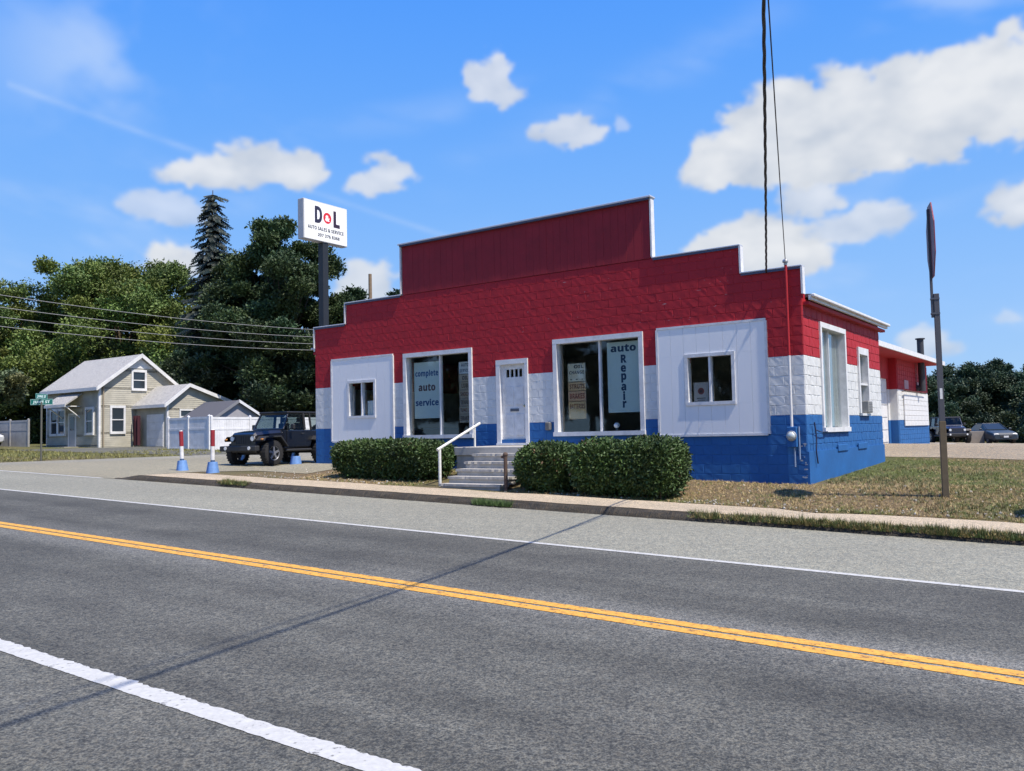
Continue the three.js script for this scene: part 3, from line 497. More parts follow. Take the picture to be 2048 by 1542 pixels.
// ---------------------------------------------------------------- rear garage (set back, joined behind the shop)
{
  const gar = thing('rear_garage', 'long red, white and blue garage set back behind the shop', 'garage');
  const XA = -2.5, XB = -2.2, ZA = -6.9, ZB = -19.9, ZC = -26.5, XL = -13;
  const doorR = [-19.6, -18.1, 0.7, 3.5], winP = [-23.3, -18.5, 1.56, 2.9];
  for (const [m, y0, y1] of [[bluePaint, 0.2, 1.82], [whiteWall, 1.82, 3.08], [redPaint, 3.08, 4.42]]) {
    obj('wall', cells([[ZB, ZA, y0, y1]], [doorR]).map(([a, b, c, d]) => box(XA - 0.2, XA, c, d, a, b)), m, gar);
    obj('wall', [box(XA - 0.2, XB, y0, y1, ZC, ZB)], m, gar);
    // block courses as raised faces
    const list = []; const r = rng(61 + Math.round(y0 * 10)); for (let y = y0 + (y0 < 1 ? 0.4 : 0); y < y1 - 0.1; y += C) for (let z = ZC; z < ZB - 0.2; z += 0.4066) { const g = blockGeo(0.4, Math.min(C, y1 - y), 1 + Math.floor(r() * 6)).clone(); g.rotateY(Math.PI / 2); g.translate(XB + 0.012, y + C / 2, z + 0.2); list.push(g); }
    const o = obj('block_courses', list, m, gar, true); o.userData.kind = 'stuff';
  }
  obj('rear_wall', [box(XL, XB - 0.21, 0.2, 4.4, ZC, ZC + 0.2)], whiteWall, gar); obj('left_wall', [box(XL, XL + 0.2, 0.2, 4.4, ZC + 0.2, ZA)], whiteWall, gar);
  obj('side_door', [box(XA - 0.12, XA - 0.05, 0.7, 3.5, -19.6, -18.1)], whiteTrim, gar);
  for (let i = 0; i < 5; i++) obj('door_panel', [rbox(XA - 0.05, XA - 0.02, 0.95 + i * 0.5, 1.4 + i * 0.5, -19.5, -18.2, 0.008, 1)], whiteTrim, gar);
  obj('window', [box(XA - 0.01, XA + 0.04, 2.5, 3.3, -17.7, -17.0)], mat(0.2, 0.2, 0.2, 0.4), gar);
  const bd = part('boarded_opening', gar); bd.userData.label = 'white boarded opening in the rear wall';
  for (let i = 0; i < 6; i++) obj('board', [rbox(XB + 0.03, XB + 0.07, 1.58 + i * 0.22, 1.79 + i * 0.22, -26.2, -20.9, 0.006, 1)], whiteTrim, bd);
  obj('track', [bar(V(XB + 0.16, 3.02, -25.2), V(XB + 0.16, 3.02, -20.6), 0.03), bar(V(XB, 3.02, -20.7), V(XB + 0.17, 3.02, -20.7), 0.025)], rust, gar);
  for (const z of [-21.3, -24.0]) obj('patch', [box(XB + 0.024, XB + 0.045, 3.14, 3.5, z - 0.7, z + 0.1)], paint(0.5, 0.3, 0.33, 0.7), gar);
  obj('roof', [prism([[XL - 0.3, 4.42], [-1.46, 4.42], [-1.46, 4.48], [-7.3, 5.0], [XL - 0.3, 4.48]], ZC - 0.1, ZA - 0.1)], roofMat, gar);
  obj('fascia', [box(-1.458, -1.4, 4.34, 4.52, ZC - 0.12, ZA - 0.12)], whiteTrim, gar);
  obj('soffit', [box(XA + 0.002, -1.462, 4.36, 4.415, ZC - 0.1, ZA - 0.12)], redPaint, gar);
  obj('flue_pipe', [bar(V(-1.95, 3.1, -23.9), V(-1.95, 5.4, -23.9), 0.14, 0.14, 14), bar(V(-1.95, 5.4, -23.9), V(-1.95, 5.45, -23.9), 0.2, 0.2, 14), bar(V(-2.2, 3.24, -23.9), V(-1.95, 3.24, -23.9), 0.13, 0.13, 12)], mat(0.035, 0.037, 0.045, 0.6), gar);
  obj('roof_vent', [bar(V(-2.2, 4.5, -15.5), V(-2.2, 5.05, -15.5), 0.1), bar(V(-2.2, 5.05, -15.5), V(-2.2, 5.2, -15.5), 0.15)], mat(0.08, 0.09, 0.11, 0.5), gar);
  obj('apron', [box(-2.15, -1.1, 0.56, 0.72, -26.5, -17)], concrete, gar);
}

// ---------------------------------------------------------------- papers and signs behind the glass
function poster(name, label, x, y, w, h, draw, z = -0.17, group) {
  const s = 256; const t = canvasTex(Math.round(s * Math.min(4, Math.max(1, w / Math.min(w, h)))), Math.round(s * Math.min(4, Math.max(1, h / Math.min(w, h)))), draw);
  const m = sheetMesh(name, w, h, 0.006, t, scene); m.position.set(x, y, z); return tag(m, label, 'poster', group);
}
const fit = (c, txt, x, y, w, px, font = 'bold', fam = 'sans-serif') => { c.font = `${font} ${px}px ${fam}`; c.textAlign = 'center'; c.textBaseline = 'middle'; const mw = c.measureText(txt).width; c.save(); c.translate(x, y); c.scale(w / mw, 1); c.fillText(txt, 0, 0); c.strokeStyle = c.fillStyle; c.lineWidth = px * 0.045; c.lineJoin = 'round'; c.strokeText(txt, 0, 0); c.restore(); };
const bgFill = (c, w, h, col) => { c.fillStyle = col; c.fillRect(0, 0, w, h); };
poster('service_banner', 'tall grey banner reading complete auto service behind shop window', -10.31, 2.84, 0.92, 1.55, (c, w, h) => { bgFill(c, w, h, '#bccbc8'); c.fillStyle = '#3d5b86'; fit(c, 'complete', w / 2, h * 0.2, w * 0.92, h * 0.14); c.fillStyle = '#5b4548'; fit(c, 'auto', w / 2, h * 0.45, w * 0.68, h * 0.17); c.fillStyle = '#2f4976'; fit(c, 'service', w / 2, h * 0.72, w * 0.92, h * 0.15); });
const tan = ['#a89a86', '#9c8f7c', '#a3937d', '#95887a'];
function priceStack(x, yTop, w, rows) {
  let y = yTop; rows.forEach(([h, label, txt, col, ink]) => { poster('price_card', label, x + (rng(Math.round(y * 99))() - 0.5) * 0.02, y - h / 2, w, h - 0.012, (c, W, H) => { bgFill(c, W, H, col); c.strokeStyle = ink; c.lineWidth = 3; c.strokeRect(4, 4, W - 8, H - 8); c.fillStyle = ink; txt.forEach((t, i) => fit(c, t, W / 2, H * (i + 0.6) / (txt.length + 0.2), W * Math.min(0.86, 0.16 * t.length), H * 0.72 / txt.length)); }, -0.19); y -= h; });
}
priceStack(-8.98, 3.55, 0.42, [[0.34, 'white card topping the stack of cards beside the door', ['AUTO', 'SERVICE'], '#c3c6c4', '#5a5f68'], [0.2, 'tan card reading oil in the stack beside the door', ['OIL'], tan[0], '#4a3c34'], [0.22, 'tan card reading lube in the stack beside the door', ['LUBE'], tan[1], '#4a3c34'], [0.22, 'tan card reading shocks in the stack beside the door', ['SHOCKS'], tan[2], '#5c3a34'], [0.22, 'tan card reading exhaust in the stack beside the door', ['EXHAUST'], tan[3], '#4a3c34'], [0.2, 'tan card reading tune up in the stack beside the door', ['TUNE UP'], tan[0], '#5c3a34'], [0.24, 'tan card reading brakes, lowest in the stack beside the door', ['BRAKES'], tan[1], '#3a302c']]);
priceStack(-5.52, 3.28, 0.5, [[0.46, 'pale card reading oil change in the shop window', ['● OIL', 'CHANGE', '. . .'], '#b9b39c', '#23262c'], [0.22, 'orange tan card reading struts in the shop window', ['STRUTS'], '#b4966f', '#6a4636'], [0.25, 'orange tan card reading brakes in the shop window', ['BRAKES'], '#b59272', '#7a4438'], [0.44, 'orange tan card reading batteries in the shop window', ['BATTERIES', ' '], '#b39a70', '#6a4636']]);
poster('repair_banner', 'tall grey banner reading auto repair down its length', -4.2, 2.87, 0.9, 1.66, (c, w, h) => { bgFill(c, w, h, '#b4c4c1'); c.fillStyle = '#1c3554'; fit(c, 'auto', w * 0.48, h * 0.09, w * 0.76, h * 0.14); 'Repair'.split('').forEach((ch, i) => { const p = [0.245, 0.37, 0.505, 0.635, 0.77, 0.875][i]; c.font = `bold ${Math.round(h * (i ? 0.155 : 0.15))}px sans-serif`; c.textAlign = 'center'; c.textBaseline = 'middle'; c.fillText(ch, w * 0.47, h * p - (ch === 'p' ? h * 0.02 : 0)); c.strokeStyle = c.fillStyle; c.lineWidth = h * 0.008; c.strokeText(ch, w * 0.47, h * p - (ch === 'p' ? h * 0.02 : 0)); }); }, -0.16);
poster('notice', 'tan paper notice with a dark red emblem in the corner window', -2.3, 2.41, 0.34, 0.46, (c, w, h) => { bgFill(c, w, h, '#a59d97'); c.fillStyle = '#7b3b38'; c.beginPath(); c.arc(w / 2, h * 0.42, w * 0.22, 0, 7); c.fill(); c.fillStyle = '#3a3032'; fit(c, 'M', w / 2, h * 0.42, w * 0.24, h * 0.22); c.fillRect(w * 0.2, h * 0.74, w * 0.6, h * 0.04); c.fillRect(w * 0.25, h * 0.84, w * 0.5, h * 0.03); }, -0.12);
// things on the inside sills
{ const b = thing('cabinet', 'brown wooden cabinet seen through the far small window', 'cabinet', [-12.75, 1.35, -1.2]); obj('body', [box(-0.5, 0.3, 0, 1.5, -0.25, 0.25)], mat(0.22, 0.14, 0.07, 0.7), b); for (const x of [-0.29, 0.1]) obj('cabinet_door', [rbox(x - 0.18, x + 0.18, 0.06, 1.44, 0.25, 0.27, 0.006, 1)], mat(0.25, 0.16, 0.08, 0.6), b);
  const wv = []; for (let i = 0; i <= 20; i++) wv.push([-0.2 + i * 0.02, 0.012 * Math.sin(i * 1.9)]); const cg = new THREE.Shape(); wv.forEach((p, i) => i ? cg.lineTo(p[0], p[1]) : cg.moveTo(p[0], p[1])); for (let i = 20; i >= 0; i--) cg.lineTo(wv[i][0], wv[i][1] + 0.005); const g = new THREE.ExtrudeGeometry(cg, { depth: 0.42, bevelEnabled: false }); g.rotateX(-Math.PI / 2); g.translate(-12.36, 2.21, -0.14);
  tag(obj('curtain', [g], mat(0.75, 0.76, 0.74, 0.9)), 'short white curtain in the far small window', 'curtain');
  const bulb = thing('shop_lamp', 'small round clip lamp standing on the window sill', 'lamp', [-4.45, 1.62, -0.17]); const sp = new THREE.SphereGeometry(0.07, 16, 10); sp.translate(0, 0.12, 0); obj('shade', [sp], mat(0.6, 0.6, 0.6, 0.4), bulb); obj('base', [bar(V(0, 0, 0), V(0, 0.07, 0), 0.04, 0.02)], mat(0.1, 0.1, 0.1, 0.5), bulb);
  const blind = []; for (let i = 0; i < 9; i++) blind.push(box(-0.16, -0.155, 1.62, 3.74, -3.08 + i * 0.2, -2.9 + i * 0.2)); const vb = thing('window_blind', 'pale vertical blind behind the tall side window', 'blind'); for (const g2 of blind) obj('slat', [g2], mat(0.28, 0.30, 0.28, 0.8), vb);
}
// air conditioner in the side window
{ const a = thing('air_conditioner', 'white window air conditioner hanging out of the narrow side window', 'air conditioner', [0, 1.93, -4.98]); obj('case', [rbox(-0.25, 0.13, 0, 0.3, -0.2, 0.2, 0.02)], mat(0.3, 0.3, 0.29, 0.5), a); for (let i = 0; i < 6; i++) obj('grille_slat', [box(0.13, 0.136, 0.03 + i * 0.042, 0.05 + i * 0.042, -0.17, 0.17)], mat(0.15, 0.15, 0.15, 0.6), a); }

// ---------------------------------------------------------------- steps and rails
{
  const st = thing('front_steps', 'five worn concrete steps up to the white shop door', 'steps');
  const X0 = -7.12, X1 = -5.45, ys = [0.53, 0.675, 0.825, 0.98, 1.15]; const worn = paint(0.46, 0.44, 0.40, 0.95, 1.6), riserM = worn;
  ys.forEach((y, k) => {
    const z = 3.16 - 0.3 * k; obj('riser', [box(X0 + 0.03, X1 - 0.03, (k ? ys[k - 1] : 0.2) - 0.02, y - 0.055, z - 0.3, z - 0.03)], riserM, st);
    // slab with an uneven chipped nose
    const s = [], n = 28, r = rng(40 + k); for (let i = 0; i <= n; i++) s.push([mix(X0, X1, i / n), z + 0.02 * (fbm(i * 0.9 + k * 9, k, 3) - 0.5) - (r() < 0.08 ? 0.03 : 0)]); s.push([X1, z - 0.32], [X0, z - 0.32]);
    const g = prism(s.map(p => [p[0], -p[1]]), y - 0.055, y); g.rotateX(-Math.PI / 2); obj('tread', [g], worn, st);
  });
  obj('landing', [rbox(-7.9, X1, 1.1, 1.3, 0.04, 1.66, 0.015)], worn, st); obj('base', [box(-7.85, X1 - 0.05, 0.3, 1.1, 0.04, 1.62)], riserM, st);
  const white = paint(0.74, 0.74, 0.70, 0.5, 3);
  const rl = thing('handrail', 'white pipe handrail on the hedge side of the steps', 'handrail', [-7.3, groundY(-7.3, 2.9), 2.9]);
  const gy = groundY(-7.3, 2.9); obj('post', [bar(V(0, -0.1, 0), V(0, 1.28 - gy, 0), 0.035)], white, rl); obj('rail', [bar(V(0, 1.27 - gy, 0.08), V(-0.02, 1.86 - gy, -1.52), 0.032)], white, rl); obj('post', [bar(V(-0.02, 1.29 - gy, -1.32), V(-0.02, 1.79 - gy, -1.32), 0.025)], white, rl);
  const rp = thing('rusty_post', 'rusty iron post standing beside the steps at the hedge', 'post', [-5.3, groundY(-5.3, 3.15), 3.15]); obj('post', [bar(V(0, -0.1, 0), V(0, 0.74, 0), 0.042)], rust, rp); const cp = new THREE.SphereGeometry(0.055, 12, 8); cp.translate(0, 0.76, 0); obj('cap', [cp], rust, rp);
  obj('stub_rail', [bar(V(0, 0.7, 0), V(-0.1, 0.72, 0.0), 0.03)], rust, rp);
}

// ---------------------------------------------------------------- pole sign
{
  const s = thing('pole_sign', 'white box sign on a black steel pole behind the shop roofline', 'sign', [-15, groundY(-15, -0.72), -0.72]); const gy = s.position.y, y0 = 7.7 - gy, y1 = 8.95 - gy;
  obj('pole', [rbox(-0.11, 0.11, -0.2, y0, -0.11, 0.11, 0.01)], mat(0.02, 0.022, 0.026, 0.5, { map: rep(mottle, 1) }), s);
  const cab = part('cabinet', s); obj('frame', [rbox(-0.13, 0.13, y0, y1, -0.91, 0.91, 0.02)], paint(0.45, 0.46, 0.48, 0.5), cab);
  const face = (ctx, w, h) => { bgFill(ctx, w, h, '#f4f4f1'); ctx.strokeStyle = '#dcdcd8'; ctx.lineWidth = 12; ctx.strokeRect(6, 6, w - 12, h - 12); ctx.fillStyle = '#22223f'; fit(ctx, 'D', w * 0.32, h * 0.34, w * 0.2, h * 0.58); ctx.fillStyle = '#2d1b35'; fit(ctx, 'L', w * 0.74, h * 0.36, w * 0.18, h * 0.58); ctx.fillStyle = '#cf2434'; ctx.beginPath(); ctx.ellipse(w * 0.53, h * 0.37, w * 0.095, h * 0.145, 0, 0, 7); ctx.fill(); ctx.fillStyle = '#ffffff'; fit(ctx, '&', w * 0.53, h * 0.375, w * 0.1, h * 0.2); ctx.fillStyle = '#3b3f48'; fit(ctx, 'AUTO SALES & SERVICE', w * 0.5, h * 0.69, w * 0.84, h * 0.125); fit(ctx, '207 376 8368', w * 0.56, h * 0.85, w * 0.52, h * 0.115); };
  const t = canvasTex(768, 512, face); const f1 = sheetMesh('sign_face', 1.78, 1.21, 0.01, t, cab); f1.rotation.y = Math.PI / 2; f1.position.set(0.137, (y0 + y1) / 2, 0); const f2 = sheetMesh('sign_face', 1.78, 1.21, 0.01, t, cab); f2.rotation.y = -Math.PI / 2; f2.position.set(-0.137, (y0 + y1) / 2, 0);
}
// ---------------------------------------------------------------- bollards
{
  const red = paint(0.30, 0.018, 0.03, 0.6), navy = paint(0.05, 0.10, 0.2, 0.6), blk = paint(0.16, 0.32, 0.66, 0.7, 2);
  function bollard(x, z, h, lean, label) {
    const o = thing('bollard', label, 'bollard', [x, groundY(x, z), z], 0, 'striped bollards at the yard edge'); o.rotation.z = lean;
    const base = new THREE.CylinderGeometry(0.13, 0.19, 0.34, 4, 1); base.rotateY(Math.PI / 4); base.translate(0, 0.14, 0); obj('base', [base], blk, o);
    obj('post', [bar(V(0, 0.3, 0), V(0, 0.36, 0), 0.062, 0.062, 14)], navy, o); obj('post', [bar(V(0, 0.36, 0), V(0, h * 0.62, 0), 0.058, 0.058, 14)], whiteTrim, o); obj('post', [bar(V(0, h * 0.62, 0), V(0, h, 0), 0.062, 0.062, 14)], red, o); obj('cap', [bar(V(0, h, 0), V(0, h + 0.02, 0), 0.055, 0.04, 14)], whiteTrim, o);
  }
  bollard(-18.15, 2.15, 1.2, 0.06, 'leaning striped bollard on a blue block nearer the side street'); bollard(-15.95, 2.65, 1.22, 0.0, 'upright striped bollard on a blue block nearer the shop');
  const b = thing('concrete_block', 'blue painted concrete block without a post beside the off-roader', 'block', [-17.15, groundY(-17.15, -1.4), -1.4]); const g = new THREE.CylinderGeometry(0.15, 0.22, 0.36, 4, 1); g.rotateY(0.6); g.translate(0, 0.16, 0); obj('block', [g], blk, b);
}
// ---------------------------------------------------------------- octagonal traffic sign on a two-piece post (edge-on to the camera)
function trafficSign(x, z, gy, label, group, turn) {
  const o = thing('traffic_sign', label, 'sign', [x, gy, z], turn, group); const steel = mat(0.10, 0.10, 0.11, 0.55, { metalness: 0.5 }), brown = mat(0.13, 0.10, 0.06, 0.8, { map: rep(mottle, 2) });
  obj('lower_post', [rbox(-0.05, 0.05, -0.3, 1.25, -0.05, 0.05, 0.008)], brown, o); obj('upper_post', [rbox(-0.042, 0.042, 1.25, 3.4, -0.042, 0.042, 0.006)], steel, o); obj('sign_post', [rbox(-0.085, -0.045, 3.0, 4.85, -0.03, 0.03, 0.006)], steel, o);
  const s = 0.56, c = s * 0.414, pts = [[-s, -c], [-c, -s], [c, -s], [s, -c], [s, c], [c, s], [-c, s], [-s, c]].map(p => [p[0] * 0.8, p[1] * 1.12 + 4.3]);
  const pn = obj('panel', [prism(pts, 0.0, 0.012, 'x')], paint(0.34, 0.02, 0.03, 0.4), o); pn.position.x = -0.042; const bk = obj('panel_back', [prism(pts, -0.006, -0.001, 'x')], mat(0.16, 0.07, 0.085, 0.5), o); bk.position.x = -0.042;
  obj('clamp', [box(-0.09, 0.045, 3.05, 3.08, -0.05, 0.05), box(-0.09, 0.045, 3.3, 3.33, -0.05, 0.05)], mat(0.12, 0.12, 0.13, 0.4, { metalness: 0.5 }), o); obj('sticker', [box(-0.02, 0.02, 1.62, 1.8, 0.043, 0.047)], mat(0.7, 0.7, 0.68, 0.5), o);
  return o;
}
trafficSign(2.79, 1.84, groundY(2.79, 1.84), 'octagonal sign seen edge-on atop a dark two-piece post on the lawn', 'octagonal signs on the verge', 0.29);
trafficSign(6.75, 3.0, groundY(6.75, 3.0), 'octagonal sign on a dark post farther from the shop by the sidewalk', 'octagonal signs on the verge', 0.12);
// green street-name sign
{ const o = thing('street_sign', 'green street name sign on a thin post by the side street', 'street sign', [-28.3, groundY(-28.3, 1.4), 1.4]); obj('post', [bar(V(0, -0.2, 0), V(0, 2.25, 0), 0.035)], mat(0.1, 0.1, 0.08, 0.6), o);
  const t = canvasTex(512, 128, (c, w, h) => { bgFill(c, w, h, '#0d6a60'); c.strokeStyle = '#cfe6e0'; c.lineWidth = 5; c.strokeRect(6, 6, w - 12, h - 12); c.fillStyle = '#d8ebe6'; fit(c, 'JUNE ST', w / 2, h / 2, w * 0.74, h * 0.6); }); const m = sheetMesh('blade', 0.86, 0.22, 0.012, t, o, mat(0.02, 0.2, 0.17, 0.5)); m.position.set(0, 2.25, 0.0); m.rotation.y = 0.6;
  const m2 = sheetMesh('blade', 0.8, 0.2, 0.012, t, o, mat(0.02, 0.2, 0.17, 0.5)); m2.position.set(0, 2.46, 0); m2.rotation.y = 0.6 + Math.PI / 2; }

// ---------------------------------------------------------------- vehicles
const tyreM = mat(0.018, 0.018, 0.019, 0.85), rimM = mat(0.35, 0.36, 0.38, 0.35, { metalness: 0.6 }), darkPlastic = mat(0.025, 0.026, 0.028, 0.6), carGlass = new THREE.MeshPhysicalMaterial({ color: lin(0.35, 0.42, 0.42), roughness: 0.03, transmission: 1, thickness: 0 }), lampM = mat(0.75, 0.76, 0.74, 0.15);
function wheel(parent, x, y, z, R, W, side) {
  const w = part('wheel', parent); w.position.set(x, y, z);
  const prof = [[R * 0.58, -W / 2], [R * 0.92, -W / 2], [R, -W * 0.36], [R, W * 0.36], [R * 0.92, W / 2], [R * 0.58, W / 2]].map(p => new THREE.Vector2(p[0], p[1])); const t = new THREE.LatheGeometry(prof, 32); t.rotateZ(Math.PI / 2);
  const tread = []; for (let i = 0; i < 26; i++) { const a = i / 26 * Math.PI * 2; const b = new THREE.BoxGeometry(W * 0.9, 0.02, R * 0.12); b.translate(0, R, 0); b.rotateX(a); tread.push(b); }
  obj('tyre', [t, ...tread], tyreM, w);
  const rim = []; const barrel = new THREE.CylinderGeometry(R * 0.6, R * 0.6, W * 0.7, 28, 1, true); barrel.rotateZ(Math.PI / 2); rim.push(barrel); const hub = new THREE.CylinderGeometry(R * 0.16, R * 0.18, 0.05, 16); hub.rotateZ(Math.PI / 2); hub.translate(side * W * 0.36, 0, 0); rim.push(hub);
  for (let i = 0; i < 5; i++) { const b = new THREE.BoxGeometry(0.03, R * 0.5, R * 0.17); b.translate(side * W * 0.36, R * 0.34, 0); b.rotateX(i / 5 * Math.PI * 2); rim.push(b); } const ring = new THREE.TorusGeometry(R * 0.575, 0.018, 8, 28); ring.rotateY(Math.PI / 2); ring.translate(side * W * 0.4, 0, 0); rim.push(ring);
  obj('rim', rim, rimM, w); const disc = new THREE.CylinderGeometry(R * 0.42, R * 0.42, 0.02, 20); disc.rotateZ(Math.PI / 2); disc.translate(side * W * 0.12, 0, 0); obj('brake_disc', [disc], mat(0.09, 0.09, 0.09, 0.6), w); return w;
}
// boxy off-roader facing local +z
function offRoader(label, pos, turn, r, g, b, roofCol, group) {
  const o = thing('off_roader', label, 'car', pos, turn, group); const bodyM = new THREE.MeshPhysicalMaterial({ color: lin(r, g, b), roughness: 0.35, clearcoat: 0.8, clearcoatRoughness: 0.12 }); const top = mat(...roofCol, 0.6);
  const R = 0.42; for (const [x, z] of [[0.79, 1.22], [-0.79, 1.22], [0.79, -1.22], [-0.79, -1.22]]) wheel(o, x, R, z, R, 0.27, Math.sign(x));
  const body = part('body', o);
  // tub with wheel arches, side profile in (z,y)
  const s = new THREE.Shape(); s.moveTo(-1.82, 0.62); s.lineTo(-1.72, 0.62); s.absarc(-1.22, 0.5, 0.52, Math.PI * 0.92, Math.PI * 0.06, true); s.lineTo(0.62, 0.55); s.lineTo(0.62, 1.2); s.lineTo(-1.82, 1.18); s.closePath();
  const ex = (shape, w0, w1, bev) => { const q = new THREE.ExtrudeGeometry(shape, { depth: w1 - w0 - 2 * bev, bevelEnabled: true, bevelThickness: bev, bevelSize: bev, bevelOffset: -bev, bevelSegments: 2, curveSegments: 14 }); q.translate(0, 0, w0 + bev); q.rotateY(-Math.PI / 2); q.scale(-1, 1, 1); const n = q.index ? q.toNonIndexed() : q; const a = n.attributes.position.array; for (let i = 0; i < a.length; i += 9) for (let k = 0; k < 3; k++) { const t = a[i + 3 + k]; a[i + 3 + k] = a[i + 6 + k]; a[i + 6 + k] = t; } n.deleteAttribute('normal'); n.computeVertexNormals(); return n; };
  obj('tub', [ex(s, -0.75, 0.75, 0.03)], bodyM, body);
  // hood tapering to the grille
  const hp = []; const ring = (z, w, y0, y1, c) => [[-w, y0], [-w, y1 - c], [-w + c, y1], [w - c, y1], [w, y1 - c], [w, y0]].map(p => V(p[0], p[1], z)); const rings = [ring(0.6, 0.72, 0.62, 1.21, 0.1), ring(1.15, 0.66, 0.62, 1.18, 0.1), ring(1.66, 0.58, 0.66, 1.12, 0.09), ring(1.74, 0.56, 0.68, 1.06, 0.08)];
  const P = [], I = []; rings.forEach(q => q.forEach(v => P.push(v.x, v.y, v.z))); for (let i = 0; i < 3; i++) for (let k = 0; k < 6; k++) { const a = i * 6 + k, b2 = i * 6 + (k + 1) % 6; I.push(a, a + 6, b2, b2, a + 6, b2 + 6); } for (let k = 1; k < 5; k++) I.push(18, 18 + k + 1, 18 + k);
  const hg = new THREE.BufferGeometry(); hg.setAttribute('position', new THREE.Float32BufferAttribute(P, 3)); hg.setIndex(I); obj('hood', [hg.toNonIndexed()], bodyM, body);
  for (let i = -3; i <= 3; i++) obj('grille_slot', [rbox(i * 0.105 - 0.032, i * 0.105 + 0.032, 0.74, 1.02, 1.735, 1.752, 0.008, 1)], darkPlastic, body);
  for (const x of [-0.47, 0.47]) { const l = new THREE.CylinderGeometry(0.088, 0.088, 0.04, 20); l.rotateX(Math.PI / 2); l.translate(x, 0.92, 1.76); obj('headlight', [l], lampM, o); const rr = new THREE.TorusGeometry(0.092, 0.012, 6, 20); rr.translate(x, 0.92, 1.775); obj('headlight_ring', [rr], darkPlastic, o); }
  // flat trapezoid fender flares
  for (const sx of [-1, 1]) { for (const [z0, f] of [[1.22, 1], [-1.22, 0]]) { const y = f ? 1.0 : 0.99; const fl = []; const pts = [[z0 + 0.5, y - 0.14], [z0 + 0.38, y - 0.01], [z0 - 0.34, y], [z0 - 0.66, y - 0.36], [z0 - 0.62, y - 0.38], [z0 - 0.3, y - 0.05], [z0 + 0.36, y - 0.06], [z0 + 0.46, y - 0.18]]; const q = ex(new THREE.Shape(pts.map(p => new THREE.Vector2(p[0], p[1]))), 0.56, 0.93, 0.012); if (sx < 0) { q.scale(-1, 1, 1); } obj('fender_flare', [q], sx < 0 || !f ? darkPlastic : darkPlastic, o); if (f) { const lamp = rbox(sx > 0 ? 0.8 : -0.88, sx > 0 ? 0.88 : -0.8, 0.87, 0.92, 1.66, 1.73, 0.01, 1); obj('turn_signal', [lamp], mat(0.6, 0.25, 0.05, 0.3), o); } } }
  const bp = part('bumper', o); obj('beam', [rbox(-0.84, 0.84, 0.5, 0.68, 1.8, 2.0, 0.03)], darkPlastic, bp); for (const x of [-0.55, 0.55]) { const l = new THREE.CylinderGeometry(0.06, 0.06, 0.03, 16); l.rotateX(Math.PI / 2); l.translate(x, 0.6, 2.0); obj('fog_lamp', [l], lampM, bp); } obj('bracket', [box(-0.45, -0.3, 0.5, 0.66, 1.6, 1.82), box(0.3, 0.45, 0.5, 0.66, 1.6, 1.82)], darkPlastic, bp);
  // windscreen, cabin
  const q0 = V(0, 1.22, 0.58), q1 = V(0, 1.76, 0.3); const lean = (t, x) => V(x, mix(q0.y, q1.y, t), mix(q0.z, q1.z, t));
  obj('windscreen_frame', [bar(lean(0, -0.7), lean(1, -0.63), 0.035), bar(lean(0, 0.7), lean(1, 0.63), 0.035), bar(lean(1, -0.65), lean(1, 0.65), 0.04), bar(lean(0, -0.7), lean(0, 0.7), 0.045)], bodyM, o);
  const quad = (a, b2, c, d) => { const g2 = new THREE.BufferGeometry(); g2.setFromPoints([a, b2, c, a, c, d]); g2.computeVertexNormals(); return g2; };
  obj('windscreen', [quad(lean(0.03, -0.68), lean(0.03, 0.68), lean(0.97, 0.62), lean(0.97, -0.62))], carGlass, o);
  obj('roof', [rbox(-0.69, 0.69, 1.76, 1.84, -1.82, 0.36, 0.035)], top, o);
  for (const sx of [-1, 1]) { const xs = sx * 0.73, xt = sx * 0.66; obj('pillar', [bar(V(xs, 1.2, -0.42), V(xt, 1.78, -0.42), 0.05), bar(V(xs, 1.18, -1.78), V(xt, 1.78, -1.74), 0.055), bar(V(xs, 1.19, -0.75), V(xt, 1.78, -0.72), 0.04)], top, o);
    const dr = part('door', o); obj('skin', [rbox(sx > 0 ? 0.745 : -0.775, sx > 0 ? 0.775 : -0.745, 0.62, 1.17, -0.42, 0.48, 0.012)], bodyM, dr); obj('handle', [rbox(sx > 0 ? 0.775 : -0.8, sx > 0 ? 0.8 : -0.775, 1.04, 1.08, -0.34, -0.2, 0.01, 1)], darkPlastic, dr); obj('pane', [quad(V(xs, 1.2, 0.52), V(xs, 1.2, -0.38), V(xt, 1.76, -0.38), V(xt, 1.76, 0.28))], carGlass, dr); obj('side_pane', [quad(V(xs, 1.2, -0.78), V(xs, 1.2, -1.72), V(xt, 1.76, -1.7), V(xt, 1.76, -0.76))], carGlass, o);
    const mr = part('mirror', o); obj('housing', [rbox(sx > 0 ? 0.84 : -1.0, sx > 0 ? 1.0 : -0.84, 1.22, 1.4, 0.3, 0.4, 0.03)], darkPlastic, mr); obj('arm', [bar(V(sx * 0.74, 1.2, 0.38), V(sx * 0.86, 1.26, 0.36), 0.02)], darkPlastic, mr);
    obj('side_step', [rbox(sx > 0 ? 0.72 : -0.86, sx > 0 ? 0.86 : -0.72, 0.46, 0.54, -0.66, 0.6, 0.03)], darkPlastic, o); }
  for (const x of [-0.36, 0.36]) { const st = part('seat', o); obj('cushion', [rbox(x - 0.24, x + 0.24, 0.85, 1.0, -0.5, 0.0, 0.05)], darkPlastic, st); obj('backrest', [rbox(x - 0.23, x + 0.23, 0.95, 1.45, -0.6, -0.46, 0.05)], darkPlastic, st); obj('headrest', [rbox(x - 0.13, x + 0.13, 1.47, 1.64, -0.62, -0.52, 0.03)], darkPlastic, st); }
